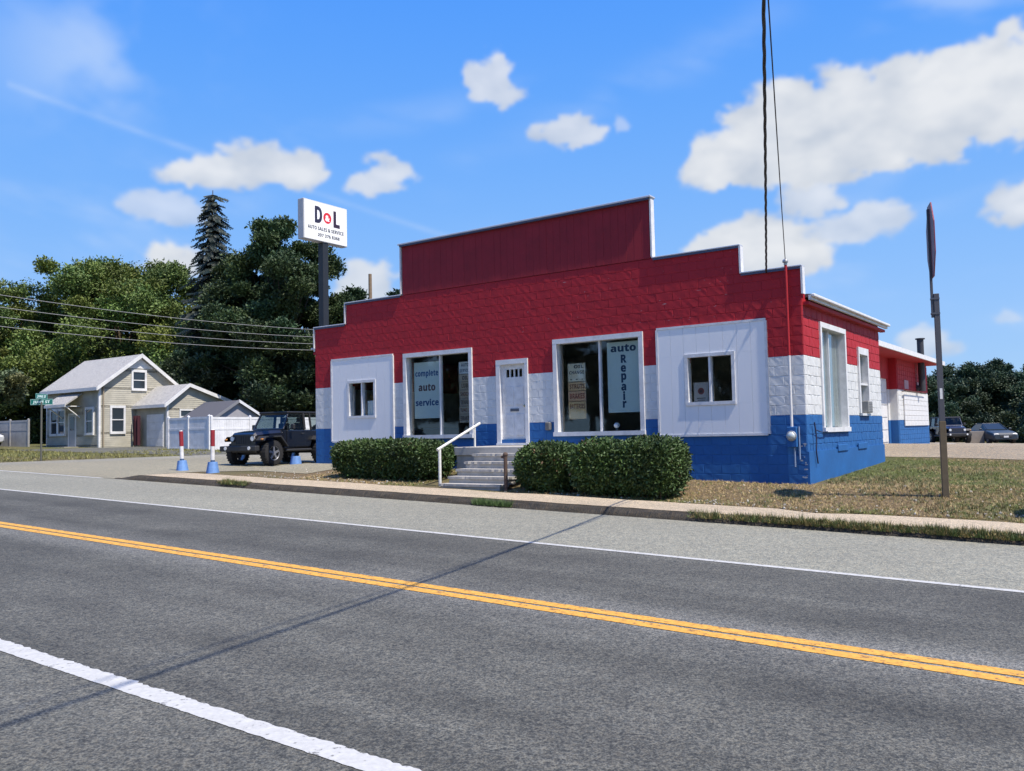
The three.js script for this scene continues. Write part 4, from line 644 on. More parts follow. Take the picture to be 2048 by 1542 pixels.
  const sw = new THREE.TorusGeometry(0.18, 0.018, 8, 20); sw.rotateX(-0.4); sw.translate(0.36, 1.2, 0.22); obj('steering_wheel', [sw], darkPlastic, o);
  obj('chassis', [box(-0.55, 0.55, 0.45, 0.62, -1.8, 1.7), bar(V(-0.75, 0.42, 1.22), V(0.75, 0.42, 1.22), 0.06), bar(V(-0.75, 0.42, -1.22), V(0.75, 0.42, -1.22), 0.06)], darkPlastic, o);
  const sp = wheel(o, 0, 1.0, -1.98, 0.4, 0.24, 1); sp.name = 'spare_wheel'; sp.rotation.y = Math.PI / 2; return o;
}
offRoader('black boxy off-roader parked at the end of the shop', [-19.05, groundY(-18.3, -2.2) + 0.008, -2.35], 0.1, 0.006, 0.007, 0.01, [0.012, 0.012, 0.013], 'boxy off-roaders');
offRoader('dark blue boxy off-roader parked past the rear garage', [-4.95, groundY(-4.95, -50.6) + 0.01, -50.6], 0.45, 0.012, 0.02, 0.06, [0.03, 0.035, 0.05], 'boxy off-roaders');
// low saloon / hatchback facing local +z
function saloon(label, pos, turn, col, group) {
  const o = thing('parked_car', label, 'car', pos, turn, group); const bm = new THREE.MeshPhysicalMaterial({ color: lin(...col), roughness: 0.5, clearcoat: 0.3, clearcoatRoughness: 0.2 });
  for (const [x, z] of [[0.76, 1.32], [-0.76, 1.32], [0.76, -1.32], [-0.76, -1.32]]) wheel(o, x, 0.33, z, 0.33, 0.22, Math.sign(x));
  const loft = (secs) => { const n = secs[0].length, Pq = [], Iq = []; secs.forEach(s => s.forEach(p => Pq.push(...p))); for (let i = 0; i + 1 < secs.length; i++) for (let k = 0; k < n; k++) { const a = i * n + k, b = i * n + (k + 1) % n; Iq.push(a, a + n, b, b, a + n, b + n); } for (const e of [0, (secs.length - 1) * n]) for (let k = 1; k + 1 < n; k++) Iq.push(e, e + k, e + k + 1); const g = new THREE.BufferGeometry(); g.setAttribute('position', new THREE.Float32BufferAttribute(Pq, 3)); g.setIndex(Iq); return g.toNonIndexed(); };
  const sec = (z, w, y0, y1, c) => [[-w, y0 + c, z], [-w, y1 - c * 1.6, z], [-w * 0.94, y1 - c * 0.3, z], [-w * 0.8, y1, z], [w * 0.8, y1, z], [w * 0.94, y1 - c * 0.3, z], [w, y1 - c * 1.6, z], [w, y0 + c, z], [w * 0.9, y0, z], [-w * 0.9, y0, z]];
  obj('body', [loft([sec(2.2, 0.72, 0.32, 0.62, 0.08), sec(2.08, 0.84, 0.24, 0.74, 0.1), sec(1.3, 0.89, 0.24, 0.88, 0.1), sec(0.6, 0.9, 0.24, 0.95, 0.1), sec(-1.4, 0.9, 0.24, 0.98, 0.1), sec(-2.1, 0.85, 0.28, 0.98, 0.1), sec(-2.25, 0.76, 0.36, 0.9, 0.08)])], bm, o);
  const cs = (z, w, y0, y1) => [[-0.8, y0, z], [-w, y1 - 0.06, z], [-w + 0.1, y1, z], [w - 0.1, y1, z], [w, y1 - 0.06, z], [0.8, y0, z]];
  obj('windows', [loft([cs(0.75, 0.7, 0.93, 1.0), cs(-0.1, 0.62, 0.94, 1.4), cs(-1.2, 0.62, 0.95, 1.4), cs(-1.85, 0.68, 0.95, 1.04)])], mat(0.02, 0.03, 0.04, 0.08), o); obj('roof', [rbox(-0.56, 0.56, 1.39, 1.44, -1.15, -0.15, 0.02)], bm, o);
  for (const sx of [-1, 1]) { obj('pillar', [bar(V(sx * 0.72, 0.98, 0.72), V(sx * 0.58, 1.4, -0.12), 0.03), bar(V(sx * 0.72, 0.98, -1.8), V(sx * 0.58, 1.4, -1.15), 0.04)], bm, o); obj('headlight', [rbox(sx * 0.6 - 0.16, sx * 0.6 + 0.16, 0.58, 0.7, 2.06, 2.16, 0.03)], lampM, o); obj('mirror', [rbox(sx * 0.98 - 0.09, sx * 0.98 + 0.09, 0.96, 1.08, 0.5, 0.6, 0.03)], bm, o); }
  obj('grille', [rbox(-0.4, 0.4, 0.42, 0.56, 2.1, 2.22, 0.02)], darkPlastic, o); obj('licence_plate', [rbox(-0.16, 0.16, 0.42, 0.54, 2.22, 2.235, 0.003, 1)], mat(0.6, 0.62, 0.62, 0.5), o); return o;
}
saloon('dark blue-black car parked in the dirt yard by the trees', [-2.45, groundY(-2.45, -52.3) + 0.01, -52.3], 0.5, [0.012, 0.025, 0.04]);
saloon('pale parked car half hidden by the shrub beside the grey fence', [-57.5, groundY(-57.5, -8.6) + 0.01, -8.6], 1.57, [0.45, 0.47, 0.5]);
{ const b = thing('concrete_barrier', 'grey brown concrete block between the two dark cars', 'barrier', [-3.4, groundY(-3.4, -51.1), -51.1], 0.5); obj('block', [rbox(-0.55, 0.55, 0, 0.85, -0.25, 0.25, 0.03)], paint(0.26, 0.23, 0.2, 0.9), b); }

// ---------------------------------------------------------------- beige house with a garage wing
{
  const gy = 1.2, h = thing('house', 'beige clapboard house with grey roof and low garage wing', 'house', [-47.24, gy, -11.38]);
  const beige = paint(0.48, 0.455, 0.375, 0.8), shingle = mat(0.62, 0.61, 0.58, 0.9, { map: rep(aggShoulder, 0.35) }), white = paint(0.78, 0.78, 0.77, 0.5);
  const E = 3.92, RG = 5.92, ZR = -2.72, ZB = -5.5, XL = -6.55;
  // clapboards: tilted strips; plane 'x' faces +x at given x, profile gives span in z at each height
  const clap = (axis, plane, y0, y1, span, holes, sgn = 1) => { const out = []; for (let y = y0; y < y1 - 0.02; y += 0.13) { const yy = Math.min(y + 0.13, y1), [a0, b0] = span((y + yy) / 2); for (const [a, b] of cells([[a0, b0, y, yy]], holes).map(c => [c[0], c[1]])) { const p = plane; const g = prism([[0, 0], [0.022, 0], [0.006, yy - y], [0, yy - y]], a, b, axis === 'x' ? 'z' : 'x'); if (axis === 'x') g.translate(p, y, 0); else g.translate(0, y, p); out.push(g); } } return out; };
  const w1 = [-1.68, -0.76, 1.0, 2.62], w2 = [-3.15, -2.2, 3.8, 4.98];
  obj('core', [prism([[0, -0.3], [ZB, -0.3], [ZB, E], [ZR, RG], [0, E]], XL, -0.03, 'x')], beige, h);
  obj('siding', clap('x', -0.026, 0, RG - 0.1, (y) => y < E ? [ZB, 0] : [mix(ZB, ZR, (y - E) / (RG - E)), mix(0, ZR, (y - E) / (RG - E))], [w1, w2]), beige, h);
  const f1 = [-6.07, -3.92, 0.9, 2.6], fd = [-3.65, -2.67, 0.15, 2.25], f2 = [-1.9, -0.2, 0.9, 2.6];
  obj('siding', clap('z', 0.0, 0, E, () => [XL, -0.02], [f1, fd, f2]).map(g => g), beige, h);
  obj('corner_board', [box(-0.12, 0.012, 0, E, -0.1, 0.026)], white, h); obj('corner_board', [box(XL, XL + 0.12, 0, E, 0.001, 0.026)], white, h);
  // roof slabs
  const slab = (pts, a, b) => prism(pts, a, b, 'x'); const ov = 0.3, sl = (RG - E) / (-ZR);
  const front = [[ZR, RG + 0.02], [ov, E - ov * sl + 0.02], [ov, E - ov * sl + 0.16], [ZR, RG + 0.18]], back = [[ZR, RG + 0.02], [ZB - ov, E - ov * sl + 0.02], [ZB - ov, E - ov * sl + 0.16], [ZR, RG + 0.18]];
  obj('roof', [slab(front, XL - 0.3, 0.3), slab(back.reverse(), XL - 0.3, 0.3)], shingle, h);
  for (const s of [1, -1]) { const z1 = s > 0 ? ov + 0.01 : ZB - ov - 0.01; const q = [[ZR, RG - 0.05], [z1, E - ov * sl - 0.06], [z1, E - ov * sl + 0.19], [ZR, RG + 0.22]]; obj('rake_board', [slab(s > 0 ? q : q.reverse(), 0.302, 0.34)], white, h); }
  obj('eave_board', [box(XL - 0.3, 0.3, E - ov * sl - 0.05, E - ov * sl + 0.15, ov + 0.002, ov + 0.04)], white, h);
  obj('gable_trim', [prism([[ZR - 1.0, RG - 0.75], [ZR, RG - 0.04], [ZR + 1.0, RG - 0.75]], 0.0, 0.03, 'x')], white, h);
  obj('downspout', [bar(V(0.06, 0.1, -0.25), V(0.06, E, -0.25), 0.045)], mat(0.3, 0.25, 0.18, 0.6), h);
  const pane = mat(0.03, 0.04, 0.05, 0.06);
  const window_ = (axis, p, [a, b, c, d]) => { const w = part('window', h); const put = (u0, u1, v0, v1, d0, d1) => axis === 'x' ? box(p + d0, p + d1, v0, v1, u0, u1) : box(u0, u1, v0, v1, p + d0, p + d1); const m = (c + d) / 2; obj('frame', [put(a - 0.06, b + 0.06, d - 0.06, d + 0.1, -0.04, 0.06), put(a - 0.06, b + 0.06, c - 0.1, c + 0.06, -0.04, 0.08), put(a - 0.06, a + 0.07, c + 0.06, d - 0.06, -0.04, 0.058), put(b - 0.07, b + 0.06, c + 0.06, d - 0.06, -0.04, 0.058), put(a + 0.07, b - 0.07, m - 0.03, m + 0.03, -0.03, 0.04)], white, w); obj('pane', [put(a + 0.07, b - 0.07, c + 0.06, m - 0.03, -0.02, 0.0)], pane, w); obj('pane', [put(a + 0.07, b - 0.07, m + 0.03, d - 0.06, -0.02, 0.01)], pane, w); };
  window_('x', 0.0, w1); window_('x', 0.0, w2); window_('z', 0.03, [-5.9, -5.0, 0.95, 2.55]); window_('z', 0.03, [-4.95, -4.05, 0.95, 2.55]); window_('z', 0.03, [-1.5, -0.6, 0.95, 2.55]);
  const d = part('door', h); obj('leaf', [box(fd[0] + 0.1, fd[1] - 0.1, 0.15, 2.2, 0.0, 0.05)], mat(0.3, 0.32, 0.34, 0.5), d); obj('frame', [box(fd[0], fd[0] + 0.1, 0.15, 2.3, 0, 0.06), box(fd[1] - 0.1, fd[1], 0.15, 2.3, 0, 0.06), box(fd[0], fd[1], 2.2, 2.3, 0.001, 0.07)], white, d); obj('door_pane', [box(-3.4, -2.92, 1.2, 2.05, 0.05, 0.06)], pane, d);
  // door hood with brackets
  const hd = part('door_hood', h); obj('hood_roof', [prism([[0, 3.5], [1.1, 2.75], [1.1, 2.85], [0, 3.62]], -4.6, -2.0, 'x')], shingle, hd); obj('hood_trim', [box(-4.62, -1.98, 2.66, 2.84, 1.1, 1.14)], white, hd); for (const x of [-4.4, -2.2]) obj('bracket', [bar(V(x, 2.0, 0.05), V(x, 2.72, 1.0), 0.04), bar(V(x, 2.72, 0.05), V(x, 2.72, 1.05), 0.035)], white, hd);
  obj('step', [box(-4.0, -2.3, -0.2, 0.14, 0.03, 1.0)], concrete, h);
  // garage wing
  const wg = part('garage_wing', h); const WZ = -2.5, WB = -7.0, WR = -3.95, WE = 2.76, WRG = 3.87, WBE = 2.9, WX = 3.45;
  obj('wing_core', [prism([[WZ, -0.3], [WB, -0.3], [WB, WBE], [WR, WRG], [WZ, WE]], -0.02, WX - 0.03, 'x')], beige, wg);
  obj('wing_siding', clap('x', WX - 0.026, 0, WRG - 0.08, (y) => [y < WBE ? WB : mix(WB, WR, (y - WBE) / (WRG - WBE)), y < WE ? WZ : mix(WZ, WR, (y - WE) / (WRG - WE))], [[-4.4, -3.35, 1.0, 2.4]]), beige, wg);
  obj('wing_roof', [slab([[WR, WRG + 0.02], [WZ + 0.3, WE - 0.2], [WZ + 0.3, WE - 0.06], [WR, WRG + 0.16]], 0.0, WX + 0.25), slab([[WR, WRG + 0.16], [WB - 0.3, WBE + 0.04], [WB - 0.3, WBE - 0.1], [WR, WRG + 0.02]], 0.0, WX + 0.25)], shingle, wg);
  obj('wing_rake', [slab([[WR, WRG - 0.04], [WZ + 0.31, WE - 0.27], [WZ + 0.31, WE - 0.03], [WR, WRG + 0.19]], WX + 0.252, WX + 0.29), slab([[WR, WRG + 0.19], [WB - 0.31, WBE + 0.07], [WB - 0.31, WBE - 0.17], [WR, WRG - 0.04]], WX + 0.252, WX + 0.29)], white, wg);
  obj('wing_eave', [box(0, WX + 0.25, WE - 0.26, WE - 0.08, WZ + 0.302, WZ + 0.34)], white, wg); obj('wing_corner', [box(WX - 0.12, WX + 0.012, 0, WE, WZ - 0.1, WZ + 0.02)], white, wg);
  obj('garage_door', [box(1.25, 3.1, 0, 2.1, WZ, WZ + 0.03)], white, wg); for (let i = 0; i < 4; i++) obj('garage_door_panel', [rbox(1.3, 3.05, 0.05 + i * 0.51, 0.52 + i * 0.51, WZ + 0.03, WZ + 0.05, 0.008, 1)], white, wg);
  { const p = WX, [a, b, c, dd] = [-4.4, -3.35, 1.0, 2.4]; obj('wing_window', [box(p - 0.05, p + 0.05, c, c + 0.1, a, b), box(p - 0.05, p + 0.05, dd - 0.1, dd, a, b), box(p - 0.05, p + 0.048, c, dd, a, a + 0.1), box(p - 0.05, p + 0.048, c, dd, b - 0.1, b), box(p - 0.03, p + 0.02, c + 0.1, c + 0.95, a + 0.1, b - 0.1)], white, wg); obj('wing_pane', [box(p - 0.03, p, c + 0.95, dd - 0.1, a + 0.1, b - 0.1)], pane, wg); }
  // hanging cloth and a shrub with pale flowers
  const fl = []; for (let i = 0; i < 14; i++) fl.push([i * 0.055, 0.05 * Math.sin(i * 1.1)]); const fs = [...fl, ...fl.slice().reverse().map(p => [p[0], p[1] + 0.012])]; const fg = prism(fs, 0, 1.9); fg.rotateX(-Math.PI / 2); tag(obj('hanging_flag', [fg], paint(0.08, 0.02, 0.028, 0.9)), 'dark red cloth hanging beside the garage door', 'flag').position.set(-46.95, gy + 0.15, -13.5);
}
// ---------------------------------------------------------------- shed and fences
{
  const s = thing('shed', 'grey gabled shed standing behind the white fence', 'shed', [-37.5, 1.05, -14.4]); const grey = paint(0.36, 0.35, 0.37, 0.8), sh = mat(0.09, 0.09, 0.10, 0.9);
  obj('walls', [prism([[1.5, -0.2], [-1.75, -0.2], [-1.75, 1.85], [0, 2.75], [1.5, 1.85]], -3, 0, 'x')], grey, s); const sl = (p) => prism(p, -3.15, 0.2, 'x');
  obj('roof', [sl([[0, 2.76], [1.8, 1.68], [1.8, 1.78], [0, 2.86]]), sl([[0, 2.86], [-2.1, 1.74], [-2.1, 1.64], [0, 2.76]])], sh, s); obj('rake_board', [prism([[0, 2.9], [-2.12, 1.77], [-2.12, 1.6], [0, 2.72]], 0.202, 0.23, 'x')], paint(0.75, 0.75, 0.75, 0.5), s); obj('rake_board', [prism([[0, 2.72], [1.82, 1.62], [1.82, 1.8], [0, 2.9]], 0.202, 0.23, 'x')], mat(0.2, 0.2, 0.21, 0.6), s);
}
function vinylFence(label, a, b, y, H, n, col, group) {
  const d = b.clone().sub(a), L = d.length(), o = thing('fence', label, 'fence', [a.x, y, a.z], Math.atan2(-d.z, d.x), group), m = paint(...col, 0.45, 0.7); const w = L / n;
  for (let i = 0; i <= n; i++) { obj('post', [rbox(i * w - 0.06, i * w + 0.06, -0.2, H + 0.04, -0.06, 0.06, 0.008)], m, o); const cp = new THREE.ConeGeometry(0.095, 0.07, 4); cp.rotateY(Math.PI / 4); cp.translate(i * w, H + 0.076, 0); obj('post_cap', [cp], m, o); }
  for (let i = 0; i < n; i++) { obj('rail', [box(i * w + 0.062, (i + 1) * w - 0.062, H - 0.12, H, -0.03, 0.03)], m, o); obj('rail', [box(i * w + 0.062, (i + 1) * w - 0.062, 0.05, 0.18, -0.03, 0.03)], m, o); obj('rail', [box(i * w + 0.062, (i + 1) * w - 0.062, H * 0.62, H * 0.62 + 0.1, -0.03, 0.03)], m, o); const k = Math.round((w - 0.12) / 0.15), pw = (w - 0.124) / k; for (let j = 0; j < k; j++) obj('board', [box(i * w + 0.062 + j * pw + 0.003, i * w + 0.062 + (j + 1) * pw - 0.003, 0.12, H - 0.06, -0.016, 0.016)], m, o); }
}
vinylFence('white vinyl fence run in sunlight below the shed gable', V(-34.5, 0, -10.5), V(-34.5, 0, -18), 1.0, 1.82, 3, [0.8, 0.8, 0.8], 'vinyl fences');
vinylFence('white vinyl fence run in shade before the garage wing', V(-38.3, 0, -10.44), V(-34.6, 0, -10.44), 1.03, 1.82, 2, [0.8, 0.8, 0.8], 'vinyl fences');
vinylFence('grey board fence beside the beige house', V(-60, 0, -9.6), V(-54.2, 0, -10.4), 1.32, 1.85, 3, [0.36, 0.36, 0.36], 'vinyl fences');

// ---------------------------------------------------------------- vegetation
const leafM = (r, g, b) => new THREE.MeshStandardMaterial({ color: lin(r, g, b), roughness: 0.62, side: THREE.DoubleSide });
const bark = mat(0.10, 0.075, 0.05, 0.95, { map: rep(mottle, 1.5), bumpMap: rep(roughNoise, 1.2), bumpScale: 0.02 });
function leafCluster(seed, n, spread, size, flat = 0.6) {
  const r = rng(seed), P = []; const q = new THREE.Quaternion(), e = new THREE.Euler(), v = V(0, 0, 0);
  for (let i = 0; i < n; i++) {
    const c = V((r() - 0.5) * 2, (r() - 0.5) * 2 * flat, (r() - 0.5) * 2).multiplyScalar(spread); e.set((r() - 0.5) * 2.2, r() * 6.28, (r() - 0.5) * 2.2); q.setFromEuler(e); const s = size * (0.7 + r() * 0.6);
    const pts = [[0, 0, -1], [0.5, 0.1, -0.1], [0, -0.05, 1], [-0.5, 0.1, -0.1]].map(p => v.set(p[0] * s, p[1] * s, p[2] * s).applyQuaternion(q).clone().add(c)); for (const k of [0, 1, 2, 0, 2, 3]) P.push(pts[k].x, pts[k].y, pts[k].z);
  }
  const g = new THREE.BufferGeometry(); g.setAttribute('position', new THREE.Float32BufferAttribute(P, 3)); g.computeVertexNormals(); return g;
}
const clusterA = leafCluster(1, 15, 0.42, 0.135), clusterFine = leafCluster(2, 12, 0.09, 0.026, 1), clusterSpruce = (() => { const r = rng(9), P = []; for (let i = 0; i < 12; i++) { const x = (i / 11) * 0.9, s = i % 2 ? 1 : -1, l = 0.28 * (1 - x * 0.5); const a = V(x - 0.05, 0, -0.02), b = V(x + 0.1, -0.04, s * l), c = V(x + 0.14, -0.10, s * l * 0.8), d = V(x + 0.06, -0.13, 0.02); for (const p of [a, b, c, a, c, d]) P.push(p.x, p.y + (r() - 0.5) * 0.05, p.z); } const g = new THREE.BufferGeometry(); g.setAttribute('position', new THREE.Float32BufferAttribute(P, 3)); g.computeVertexNormals(); return g; })();
function instanced(name, geo, material, mats, cols, parent) { const m = new THREE.InstancedMesh(geo, material, mats.length); mats.forEach((x, i) => { m.setMatrixAt(i, x); m.setColorAt(i, cols[i]); }); m.castShadow = m.receiveShadow = true; m.name = parent === scene ? numbered(name) : name; parent.add(m); return m; }
// broadleaf tree: limbs reach into leaf masses; leaves sit in a shell of each mass
function tree(name, label, x, z, H, RX, opt = {}) {
  const { low = 0.12, seed = 1, col = [0.06, 0.1, 0.025], masses = 46, per = 210, lean = 0, group, gy = groundY(x, z), leaf = 1, peak = 0.6 } = opt; const r = rng(seed * 131 + 7);
  const o = thing(name, label, 'tree', [x, gy, z], 0, group); const y0 = H * low, ch = H - y0; const limbs = [bar(V(0, -0.2, 0), V(lean * 0.3, H * 0.42, 0), H * 0.022 + 0.06, H * 0.014 + 0.03, 9)];
  const M = [], Cc = [], mm = new THREE.Matrix4(), q = new THREE.Quaternion(), e = new THREE.Euler();
  // boughs: big uneven lobes round the crown, each carrying many smaller leaf masses, with gaps between
  const cs = [], lobes = [], NL = Math.max(9, Math.round(masses / 4.6)), NM = Math.round(masses * 1.9);
  for (let i = 0; i < NL; i++) { const t = (i + r()) / NL, env = Math.pow(Math.max(0, Math.sin(Math.PI * Math.pow(clamp(t * 0.9 + 0.04), peak))), 0.65), a = i * 2.4 + r() * 1.2, lr = RX * (0.24 + 0.2 * r()) * (0.65 + 0.35 * env), rad = Math.max(0, RX * env - lr * 0.55) * (0.7 + 0.25 * r()); lobes.push([Math.cos(a) * rad + lean * t, y0 + ch * (0.08 + 0.84 * t) - lr * 0.1, Math.sin(a) * rad, lr, 0.8 + 0.4 * r()]); }
  lobes.push([0, y0 + ch * 0.45, 0, RX * 0.5, 0.8]);
  for (let i = 0; i < NM; i++) { const L = lobes[i % lobes.length], u = r() * 2 - 1, a = r() * 6.283, w = Math.sqrt(1 - u * u), d = L[3] * (0.45 + 0.6 * Math.sqrt(r())); const s = RX * (0.07 + 0.1 * r()) * (r() < 0.15 ? 0.6 : 1); cs.push([L[0] + Math.cos(a) * w * d, Math.min(H - s * 0.4, L[1] + u * d * 0.85), L[2] + Math.sin(a) * w * d, s, L[4]]); }
  for (let i = 0; i < 6; i++) { const L = lobes[Math.floor(r() * NL)]; cs.push([L[0] + (r() - 0.5) * L[3], Math.min(H * 1.02, L[1] + L[3] * (0.95 + 0.25 * r())), L[2] + (r() - 0.5) * L[3], RX * 0.06, L[4]]); }
  for (const [cx, cy, cz, s, tone] of cs) {
    if (r() < 0.5) limbs.push(bar(V(lean * 0.2, H * (0.18 + 0.25 * r()), 0), V(cx * 0.85, cy - s * 0.2, cz * 0.85), H * 0.006 + 0.02, 0.02, 5));
    const shade = (0.75 + 0.4 * r()) * tone, hue = r() - 0.5, n = Math.round(per * 0.62 * (0.4 + s / (RX * 0.14) * 0.7));
    for (let k = 0; k < n; k++) { const u = r() * 2 - 1, a = r() * 6.283, rr = Math.pow(r(), 0.4) * s * (0.85 + 0.5 * r()), w = Math.sqrt(1 - u * u); const px = cx + Math.cos(a) * w * rr, py = cy + u * rr * 0.72, pz = cz + Math.sin(a) * w * rr; e.set((r() - 0.5) * 1.2, r() * 6.283, (r() - 0.5) * 1.2); q.setFromEuler(e); const sc = (0.6 + r() * 0.7) * leaf; mm.compose(V(px, py, pz), q, V(sc, sc, sc)); M.push(mm.clone()); const t = shade * (0.75 + 0.5 * r()); Cc.push(lin(col[0] * 1.25 * t * (1 + hue * 0.35), col[1] * 1.25 * t, col[2] * 1.1 * t * (1 - hue * 0.4))); }
  }
  obj('trunk', limbs, bark, o); instanced('crown', clusterA, leafM(1, 1, 1), M, Cc, o).userData.kind = 'stuff'; return o;
}
function spruce(label, x, z, H, R, seed, col) {
  const r = rng(seed), gy = groundY(x, z), o = thing('spruce_tree', label, 'tree', [x, gy, z]); const M = [], Cc = [], mm = new THREE.Matrix4(), q = new THREE.Quaternion(), e = new THREE.Euler(0, 0, 0, 'YXZ'); const limbs = [bar(V(0, 0, 0), V(0, H, 0), 0.26, 0.03, 8)];
  for (let y = 1.2; y < H; y += 0.42 + r() * 0.2) { const t = y / H, L = R * (1 - Math.pow(t, 1.15)) * (0.75 + 0.5 * r()) + 0.25, nb = 6 + Math.floor(r() * 3), a0 = r() * 6.28; for (let k = 0; k < nb; k++) { const a = a0 + k / nb * 6.283 + (r() - 0.5) * 0.4, l = L * (0.6 + 0.6 * r()), droop = 0.12 + 0.2 * (1 - t) + r() * 0.12; limbs.push(bar(V(0, y, 0), V(Math.cos(a) * l, y - droop * l, Math.sin(a) * l), 0.03, 0.012, 4)); const n = Math.max(2, Math.round(l * 5.5)); for (let i = 0; i < n; i++) { const f = (i + r() * 0.7) / n, px = Math.cos(a) * l * f, pz = Math.sin(a) * l * f; e.set((r() - 0.5) * 0.8, -a + (r() - 0.5) * 1.5, -0.25 - r() * 0.45); q.setFromEuler(e); const s = 0.75 + 0.6 * r(); mm.compose(V(px, y - droop * l * f * f - 0.04, pz), q, V(s, s, s)); M.push(mm.clone()); const c = 0.7 + 0.6 * r(); Cc.push(lin(col[0] * c, col[1] * c, col[2] * c)); } } }
  obj('trunk', limbs, bark, o); instanced('crown', clusterSpruce, leafM(1, 1, 1), M, Cc, o).userData.kind = 'stuff'; return o;
}
const camP = camera.position, VIEW = { f: [-0.577, -0.816], r: [0.816, -0.577] };
// place(across, away): metres across and away, measured on the ground from the far verge of the road along the diagonal towards the house
const place = (latr, dep) => [camP.x + VIEW.f[0] * dep + VIEW.r[0] * latr, camP.z + VIEW.f[1] * dep + VIEW.r[1] * latr];
const G1 = 'trees behind the beige house', G2 = 'far trees behind the dirt yard';
{ let p;
  p = place(-33.5, 74); tree('broadleaf_tree', 'wide spreading green tree with a domed crown behind the house roof', p[0], p[1], 15.6, 10.2, { seed: 3, masses: 120, per: 190, col: [0.1, 0.142, 0.032], low: 0.1, group: G1, peak: 0.8 });
  p = place(-44, 72); tree('broadleaf_tree', 'lower yellow-green tree left of the domed tree and house', p[0], p[1], 13.2, 8, { seed: 4, masses: 84, per: 180, col: [0.11, 0.14, 0.034], low: 0.08, group: G1, peak: 0.8 });
  p = place(-32.4, 69); tree('understory_tree', 'small dark tree directly behind the house ridge', p[0], p[1], 7.5, 4.5, { seed: 5, masses: 34, per: 170, col: [0.03, 0.055, 0.018], low: 0.05, group: G1 });
  p = place(-40, 70); tree('understory_tree', 'small dark tree behind the house eave near the street sign', p[0], p[1], 7.5, 4.5, { seed: 6, masses: 34, per: 170, col: [0.03, 0.055, 0.02], low: 0.05, group: G1 });
  p = place(-16.3, 62); tree('maple_tree', 'tall dense dark green maple behind the pole sign', p[0], p[1], 16.2, 6.1, { seed: 7, masses: 84, per: 190, col: [0.036, 0.062, 0.022], low: 0.06, group: G1, peak: 0.72 });
  p = place(-20.2, 65); tree('maple_tree', 'dark maple crowded between the spruce and the tallest maple', p[0], p[1], 14.2, 4.8, { seed: 8, masses: 56, per: 180, col: [0.03, 0.055, 0.022], low: 0.05, group: G1, peak: 0.7 });
  p = place(-12.4, 66); tree('maple_tree', 'lower maple edging out beside the utility pole', p[0], p[1], 12.6, 4.2, { seed: 9, masses: 46, per: 170, col: [0.04, 0.068, 0.024], low: 0.06, group: G1, peak: 0.7 });
  p = place(-15, 60); tree('understory_tree', 'low dark growth between the shed and the black off-roader', p[0], p[1], 7.2, 4.2, { seed: 10, masses: 36, per: 160, col: [0.022, 0.038, 0.016], low: 0.02, group: G1 });
  p = place(-23.4, 64); tree('understory_tree', 'low dark growth behind the shed gable', p[0], p[1], 6.8, 4.4, { seed: 11, masses: 36, per: 160, col: [0.022, 0.04, 0.017], low: 0.02, group: G1 });
  p = place(-23.0, 66); spruce('tall narrow dark spruce with drooping boughs behind the maples', p[0], p[1], 19.6, 2.7, 12, [0.013, 0.025, 0.018]);
  p = place(-6.2, 62); tree('broadleaf_tree', 'dark treetop showing between utility pole and false front', p[0], p[1], 13.2, 3.2, { seed: 13, masses: 34, per: 150, col: [0.03, 0.06, 0.028], low: 0.3, group: G1 });
  p = place(-31.5, 49); tree('olive_tree', 'pale olive tree overhanging the grey fence', p[0], p[1], 7.9, 3.6, { seed: 14, masses: 40, per: 190, col: [0.105, 0.12, 0.06], low: 0.15, leaf: 0.7, group: G1 });
  p = place(-30.6, 46); tree('garden_shrub', 'pale grey-green garden shrub in front of the grey fence', p[0], p[1], 2.6, 1.7, { seed: 15, masses: 20, per: 140, col: [0.13, 0.15, 0.11], low: 0.05, leaf: 0.5, group: G1 });
  // far line of trees behind the yard
  const spots = [[43, 88, 6.6, 3.6], [48, 92, 8.2, 4.4], [54, 94, 8.6, 4.6], [60, 96, 8.4, 4.8], [66, 98, 8.8, 5], [51, 82, 5.2, 3.4], [57.5, 84, 6.2, 4], [40, 96, 7, 4]];
  const lbl = ['rounded far tree standing at the end of the rear garage', 'rounded far tree above the dark blue off-roader', 'tallest far tree over the gap between the cars', 'far tree above the low dark car', 'far dark tree at the end of the tree line', 'low bushy growth behind the dark blue off-roader', 'low bushy growth behind the low dark car', 'far treetop half hidden by the rear garage wall'];
  spots.forEach(([l, d, H, R], i) => { p = place(l, d); tree('distant_tree', lbl[i], p[0], p[1], H, R * 1.35, { seed: 30 + i, masses: 70, per: 140, col: [0.03, 0.055, 0.03], low: 0.02, gy: groundY(p[0], p[1]) - 0.4, group: G2 }); });
}
// trees across the road, mirrored in the shop windows
[[-22, 47, 11, 6], [-34, 50, 12, 6.5], [-46, 46, 12, 6.5], [-60, 48, 13, 7], [-74, 44, 12, 7], [-12, 52, 11, 6], [0, 50, 12, 6], [12, 52, 11, 6]].forEach(([x, z, H, R], i) => tree('roadside_tree', ['dark tree across the road, second of the row', 'dark tree across the road, third of the row', 'dark tree across the road, fourth of the row', 'dark tree across the road, fifth of the row', 'dark tree across the road, last of the row', 'dark tree across the road beside the second of the row', 'dark tree across the road facing the shop door', 'dark tree across the road facing the lawn'][i], x, z, H, R, { seed: 60 + i, masses: 30, per: 110, leaf: 1.5, low: 0.03, col: [0.03, 0.05, 0.02], gy: roadY(x), group: 'trees across the road' }));
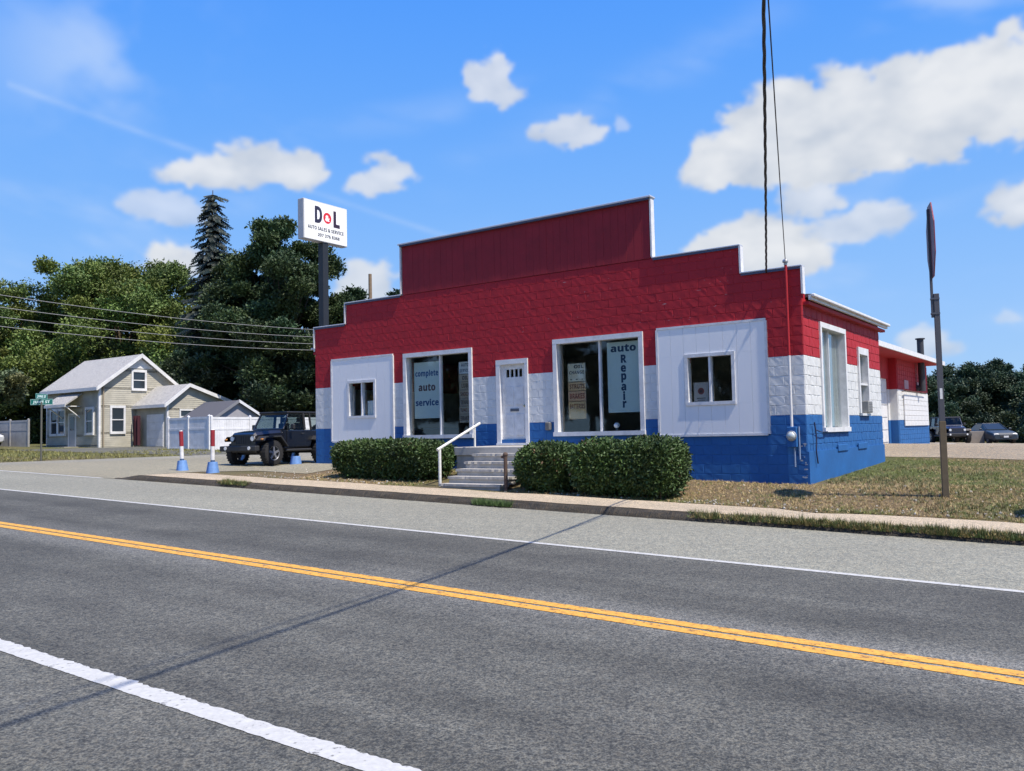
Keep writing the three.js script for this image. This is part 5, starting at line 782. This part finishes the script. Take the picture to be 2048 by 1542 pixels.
// clipped hedges: leafy rounded boxes on a few stems
function hedge(name, label, x0, x1, z0, z1, yTop, seed, group, n = 5200, rnd = 0.3) {
  const r = rng(seed), cx = (x0 + x1) / 2, cz = (z0 + z1) / 2, gy = groundY(cx, cz), o = thing(name, label, 'shrub', [cx, gy, cz], 0, group); const W = (x1 - x0) / 2, D = (z1 - z0) / 2, H = yTop - gy; const M = [], Cc = [], mm = new THREE.Matrix4(), q = new THREE.Quaternion(), e = new THREE.Euler();
  const stems = []; for (let i = 0; i < 14; i++) { const a = V((r() - 0.5) * W * 1.3, -0.05, (r() - 0.5) * D * 1.2); stems.push(bar(a, V(a.x * 1.2 + (r() - 0.5) * 0.3, H * (0.5 + 0.35 * r()), a.z * 1.2 + (r() - 0.5) * 0.3), 0.016, 0.007, 5)); }
  for (let i = 0; i < n; i++) {
    const u = r() * 2 - 1, v = r(), w = r() * 2 - 1; const k = Math.pow(r(), 0.35); let X = u, Y = v, Z = w; const ax = r(); if (ax < 0.36) Z = Math.sign(w) * k; else if (ax < 0.56) X = Math.sign(u) * k; else if (ax < 0.86) Y = mix(0.5, 1, k);
    { const l2 = Math.hypot(X, 2 * Y - 1, Z), li = Math.max(Math.abs(X), Math.abs(2 * Y - 1), Math.abs(Z)), k2 = mix(1, li / l2 * 1.1, rnd); X *= k2; Z *= k2; Y = clamp(((2 * Y - 1) * k2 + 1) / 2); }
    const bulge = 1 + 0.16 * (fbm((X * W + cx) * 1.7 + seed, (Y + Z) * 1.5, 3) - 0.5) * 2; const px = X * W * bulge * (0.9 + 0.1 * Math.sqrt(Y)), pz = Z * D * bulge * (0.8 + 0.2 * Y); const thin = Y < 0.4 ? r() < 0.75 * (1 - Y / 0.42) + 0.1 : false; if (thin) continue; const round = 1 - 0.1 * (X ** 6) - 0.1 * (Z ** 4); const py = (0.06 + 0.94 * Y) * H * (Y > 0.7 ? round * (1 + 0.1 * (fbm((X * W + cx) * 1.4, Z * 2 + seed, 3) - 0.5)) : 1);
    e.set(r() * 6, r() * 6, r() * 6); q.setFromEuler(e); const s = 0.7 + r() * 0.8; mm.compose(V(px, py, pz), q, V(s, s, s)); M.push(mm.clone()); const c = (0.6 + 0.6 * r()) * (0.55 + 0.95 * fbm((X * W + cx) * 3.2 + seed, Y * 2.4 + Z * 2 + seed, 3)), dry = r() < 0.012 ? 1 : 0; Cc.push(dry ? lin(0.16 * c, 0.09 * c, 0.04 * c) : lin(0.05 * c, 0.094 * c, 0.019 * c));
  }
  obj('stems', stems, bark, o); instanced('foliage', clusterFine, leafM(1, 1, 1), M, Cc, o).userData.kind = 'stuff';
}
hedge('clipped_hedge', 'long flat-topped clipped hedge under the banner window', -11.1, -7.95, 1.5, 2.65, 1.4, 3, null, 24000, 0.25);
hedge('clipped_hedge', 'clipped hedge next to the rusty post and steps', -5.05, -3.92, 2.15, 3.2, 1.28, 4, 'hedge shrubs along the front', 12000, 0.6);
hedge('clipped_hedge', 'middle clipped shrub of the hedge beyond the steps', -3.66, -2.72, 2.2, 3.3, 1.34, 5, 'hedge shrubs along the front', 10500, 0.6);
hedge('clipped_hedge', 'end shrub of the hedge nearest the meter corner', -2.82, -1.6, 2.15, 3.3, 1.37, 6, 'hedge shrubs along the front', 11000, 0.6);

// grass: blades on the lawn, tufts along the curb
{
  const P = []; const r0 = rng(4); for (let i = 0; i < 7; i++) { const a = r0() * 6.28, l = 0.6 + r0() * 0.6, dx = Math.cos(a), dz = Math.sin(a), w = 0.07; P.push(dx * 0.2 - dz * w, 0, dz * 0.2 + dx * w, dx * 0.2 + dz * w, 0, dz * 0.2 - dx * w, dx * (0.2 + 0.5 * l), l, dz * (0.2 + 0.5 * l)); } const g = new THREE.BufferGeometry(); g.setAttribute('position', new THREE.Float32BufferAttribute(P, 3)); g.computeVertexNormals();
  const M = [], Cc = [], mm = new THREE.Matrix4(), q = new THREE.Quaternion(), e = new THREE.Euler(), r = rng(21);
  const put = (x, z, y, s, h, c) => { e.set(0, r() * 6.28, 0); q.setFromEuler(e); mm.compose(V(x, y - 0.008, z), q, V(s, h, s)); M.push(mm.clone()); Cc.push(c); };
  for (let i = 0; i < 62000; i++) {
    let x, z; const k = r(); if (k < 0.42) { x = -12 + r() * 19; z = 0.05 + r() * 3.2; } else { x = 0.1 + Math.pow(r(), 0.8) * 11; z = -8.5 + r() * 11.8; }
    if (x < 0.05 && z < 0.03) continue; if (z > backEdge(x) - 0.02) continue; if (z < yardEdge(x) + 0.3) continue; if (x > -7.95 && x < -5.4 && z < 3.3) continue;
    const n = fbm(x * 0.5 + 31, z * 0.6 + 12, 4), m = fbm(x * 2.2, z * 2.2 + 70, 3); let dry = clamp(0.5 + (n - 0.5) * 2.4 + (m - 0.5) * 0.9); if (z > -0.4 && x < 3) dry = clamp(dry + 0.35); else dry *= 0.8; if (r() < dry * 0.55) continue;
    const isDry = r() < dry * 0.85, c = 0.7 + 0.6 * r(); put(x, z, groundY(x, z), 0.04 + 0.03 * r(), 0.025 + 0.045 * r() * r(), isDry ? lin(0.42 * c, 0.31 * c, 0.14 * c) : lin(0.16 * c, 0.19 * c, 0.042 * c));
  }
  for (let i = 0; i < 3600; i++) { const x = -0.2 + r() * 8, z = -5 + r() * 8.1; if (x < 0.1 && z < 0.1) continue; if (z > backEdge(x) - 0.04 || fbm(x * 1.1 + 4, z * 1.1 + 9, 3) < 0.5) continue; const c = 0.55 + 0.6 * r(); put(x, z, groundY(x, z), 0.06 + 0.05 * r(), 0.05 + 0.07 * r() * r(), r() < 0.4 ? lin(0.3 * c, 0.24 * c, 0.1 * c) : lin(0.1 * c, 0.125 * c, 0.035 * c)); }
  const lawn = instanced('lawn_grass', g, leafM(1, 1, 1), M, Cc, scene); tag(lawn, 'short dry grass on the shop lawn', null, null, 'stuff');
  const M2 = M.length; const Mt = [], Ct = []; const put2 = (x, z, y, s, h, c) => { e.set((r() - 0.5) * 0.5, r() * 6.28, (r() - 0.5) * 0.5); q.setFromEuler(e); mm.compose(V(x, y, z), q, V(s, h, s)); Mt.push(mm.clone()); Ct.push(c); };
  for (let i = 0; i < 9000; i++) { const x = -14 + r() * 23, d = fbm(x * 0.9 + 14, 3, 4) + 0.26 * sstep(-3, 1, x) - 0.12; if (r() > sstep(0.42, 0.72, d)) continue; const z = curbEdge(x) + 0.02 + (r() - 0.3) * 0.2; const c = 0.6 + 0.7 * r(), dry = r() < 0.45; put2(x, z, roadY(x) + 0.1 - 0.35 * Math.max(0, z - curbEdge(x) - 0.03), 0.05 + 0.05 * r(), 0.04 + 0.1 * r() * r(), dry ? lin(0.27 * c, 0.21 * c, 0.08 * c) : lin(0.085 * c, 0.125 * c, 0.03 * c)); }
  for (let i = 0; i < 260; i++) { const x = -4.35 + (r() - 0.5) * 0.9, z = 4.86 + (r() - 0.3) * 0.22, c = 0.7 + 0.5 * r(); put2(x, z, roadY(x) + 0.02, 0.08, 0.06 + 0.08 * r(), lin(0.08 * c, 0.14 * c, 0.035 * c)); }
  tag(instanced('curb_weeds', g, leafM(1, 1, 1), Mt, Ct, scene), 'weeds and tufts growing along the curb', null, null, 'stuff');
  const Mf = [], Cf = []; for (let i = 0; i < 5200; i++) { const b = r() < 0.5; const x = b ? -60 + r() * 31.5 : -38 + r() * 9.5, z = b ? -6 + r() * 9 : -10.2 + r() * 4.6; if (!b && x > -28.4) continue; if (x > -46.5 && z < -5.2 && z > -9.6 && x < -28.2 && r() < 0.9) continue; const c = 0.7 + 0.6 * r(); e.set(0, r() * 6.28, 0); q.setFromEuler(e); mm.compose(V(x, groundY(x, z) - 0.01, z), q, V(0.16, 0.06 + 0.08 * r(), 0.16)); Mf.push(mm.clone()); Cf.push(lin(0.2 * c, 0.19 * c, 0.05 * c)); }
  tag(instanced('verge_grass', g, leafM(1, 1, 1), Mf, Cf, scene), 'rough grass verge round the beige house', null, null, 'stuff');
  // fallen litter of pale stones on the lawn
  const sg = new THREE.IcosahedronGeometry(1, 0); const Ms = [], Cs = []; for (let i = 0; i < 900; i++) { const x = -14 + r() * 22, z = r() < 0.5 ? backEdge(x) - 0.05 - r() * 0.5 : 0.1 + r() * 2.8; if (x > -7.9 && x < -5.4) continue; const s = 0.008 + 0.022 * r() * r(); e.set(r() * 6, r() * 6, r() * 6); q.setFromEuler(e); mm.compose(V(x, groundY(x, z) + s * 0.3, z), q, V(s, s * 0.7, s * 1.2)); Ms.push(mm.clone()); const c = 0.25 + 0.35 * r(); Cs.push(lin(c, c * 0.92, c * 0.78)); }
  tag(instanced('pebbles', sg, mat(1, 1, 1, 0.9), Ms, Cs, scene), 'scattered pale pebbles on the bare soil', null, null, 'stuff');
}

// ---------------------------------------------------------------- utility poles and cables
function utilityPole(label, x, z, H, armTurn = 0) { const gy = groundY(x, z), o = thing('utility_pole', label, 'utility pole', [x, gy, z], armTurn, 'utility poles'); const wood = mat(0.24, 0.17, 0.11, 0.9, { map: rep(mottle, 1) }); obj('shaft', [bar(V(0, -0.5, 0), V(0, H, 0), 0.17, 0.12, 12)], wood, o); return o; }
{ const p = place(-9.86, 60); utilityPole('bare wooden utility pole rising behind the shop roof', p[0], p[1], 11.9);
  utilityPole('utility pole across the road carrying the shop service drop', 7.7, 24, 10.4); utilityPole('utility pole by the sidewalk past the octagonal signs', 14.4, 3, 8.6);
  const wire = mat(0.03, 0.03, 0.033, 0.6), grey = mat(0.3, 0.3, 0.3, 0.5);
  const span = (a, b, sag, r, label, m = wire, twist) => { const pts = [], n = 24; for (let i = 0; i <= n; i++) { const t = i / n; pts.push(V(mix(a.x, b.x, t), mix(a.y, b.y, t) - 4 * sag * t * (1 - t), mix(a.z, b.z, t))); } const gs = []; if (twist) { const curve = new THREE.CatmullRomCurve3(pts); for (const ph of [0, 2.09, 4.19]) { const q = []; const N = 260; for (let i = 0; i <= N; i++) { const p0 = curve.getPoint(i / N), a0 = i * 0.42 + ph; q.push(V(p0.x + Math.cos(a0) * r * 1.1, p0.y + Math.sin(a0) * r * 0.6, p0.z)); } gs.push(new THREE.TubeGeometry(new THREE.CatmullRomCurve3(q), N * 2, r, 5)); } } else gs.push(tube(pts, r, 60, 6)); return tag(obj('cable', gs, m), label, 'cable', 'overhead cables'); };
  span(V(-0.70, 4.86, 0.03), V(7.57, 10.0, 24), 0.9, 0.011, 'thick twisted service cable running to the shop parapet', wire, true);
  span(V(-0.26, 5.05, 0.13), V(7.03, 9.7, 24), 0.75, 0.009, 'thin cable running to the mast weather head', wire);
  span(V(7.7, 9.6, 24), V(14.4, 8.4, 3), 0.6, 0.014, 'cable crossing the road to the pole past the signs', wire);
  const u = place(-9.86, 60); const near = V(-40.5, 0, 13);
  const lines = [[9.3, 7.5], [8.6, 7.05], [8.1, 6.6], [7.6, 6.2]];
  const words = ['highest', 'second', 'third', 'lowest']; lines.forEach(([y0, y1], i) => span(V(near.x, y0 + 1, near.z), V(u[0], y1 + 1.4, u[1]), 0.9, 0.015, `${words[i]} of the cables strung along the side street before the trees`, grey));
  utilityPole('utility pole at the far side of the side street mouth', near.x, near.z, 10.6);
}
renderer.render(scene, camera);
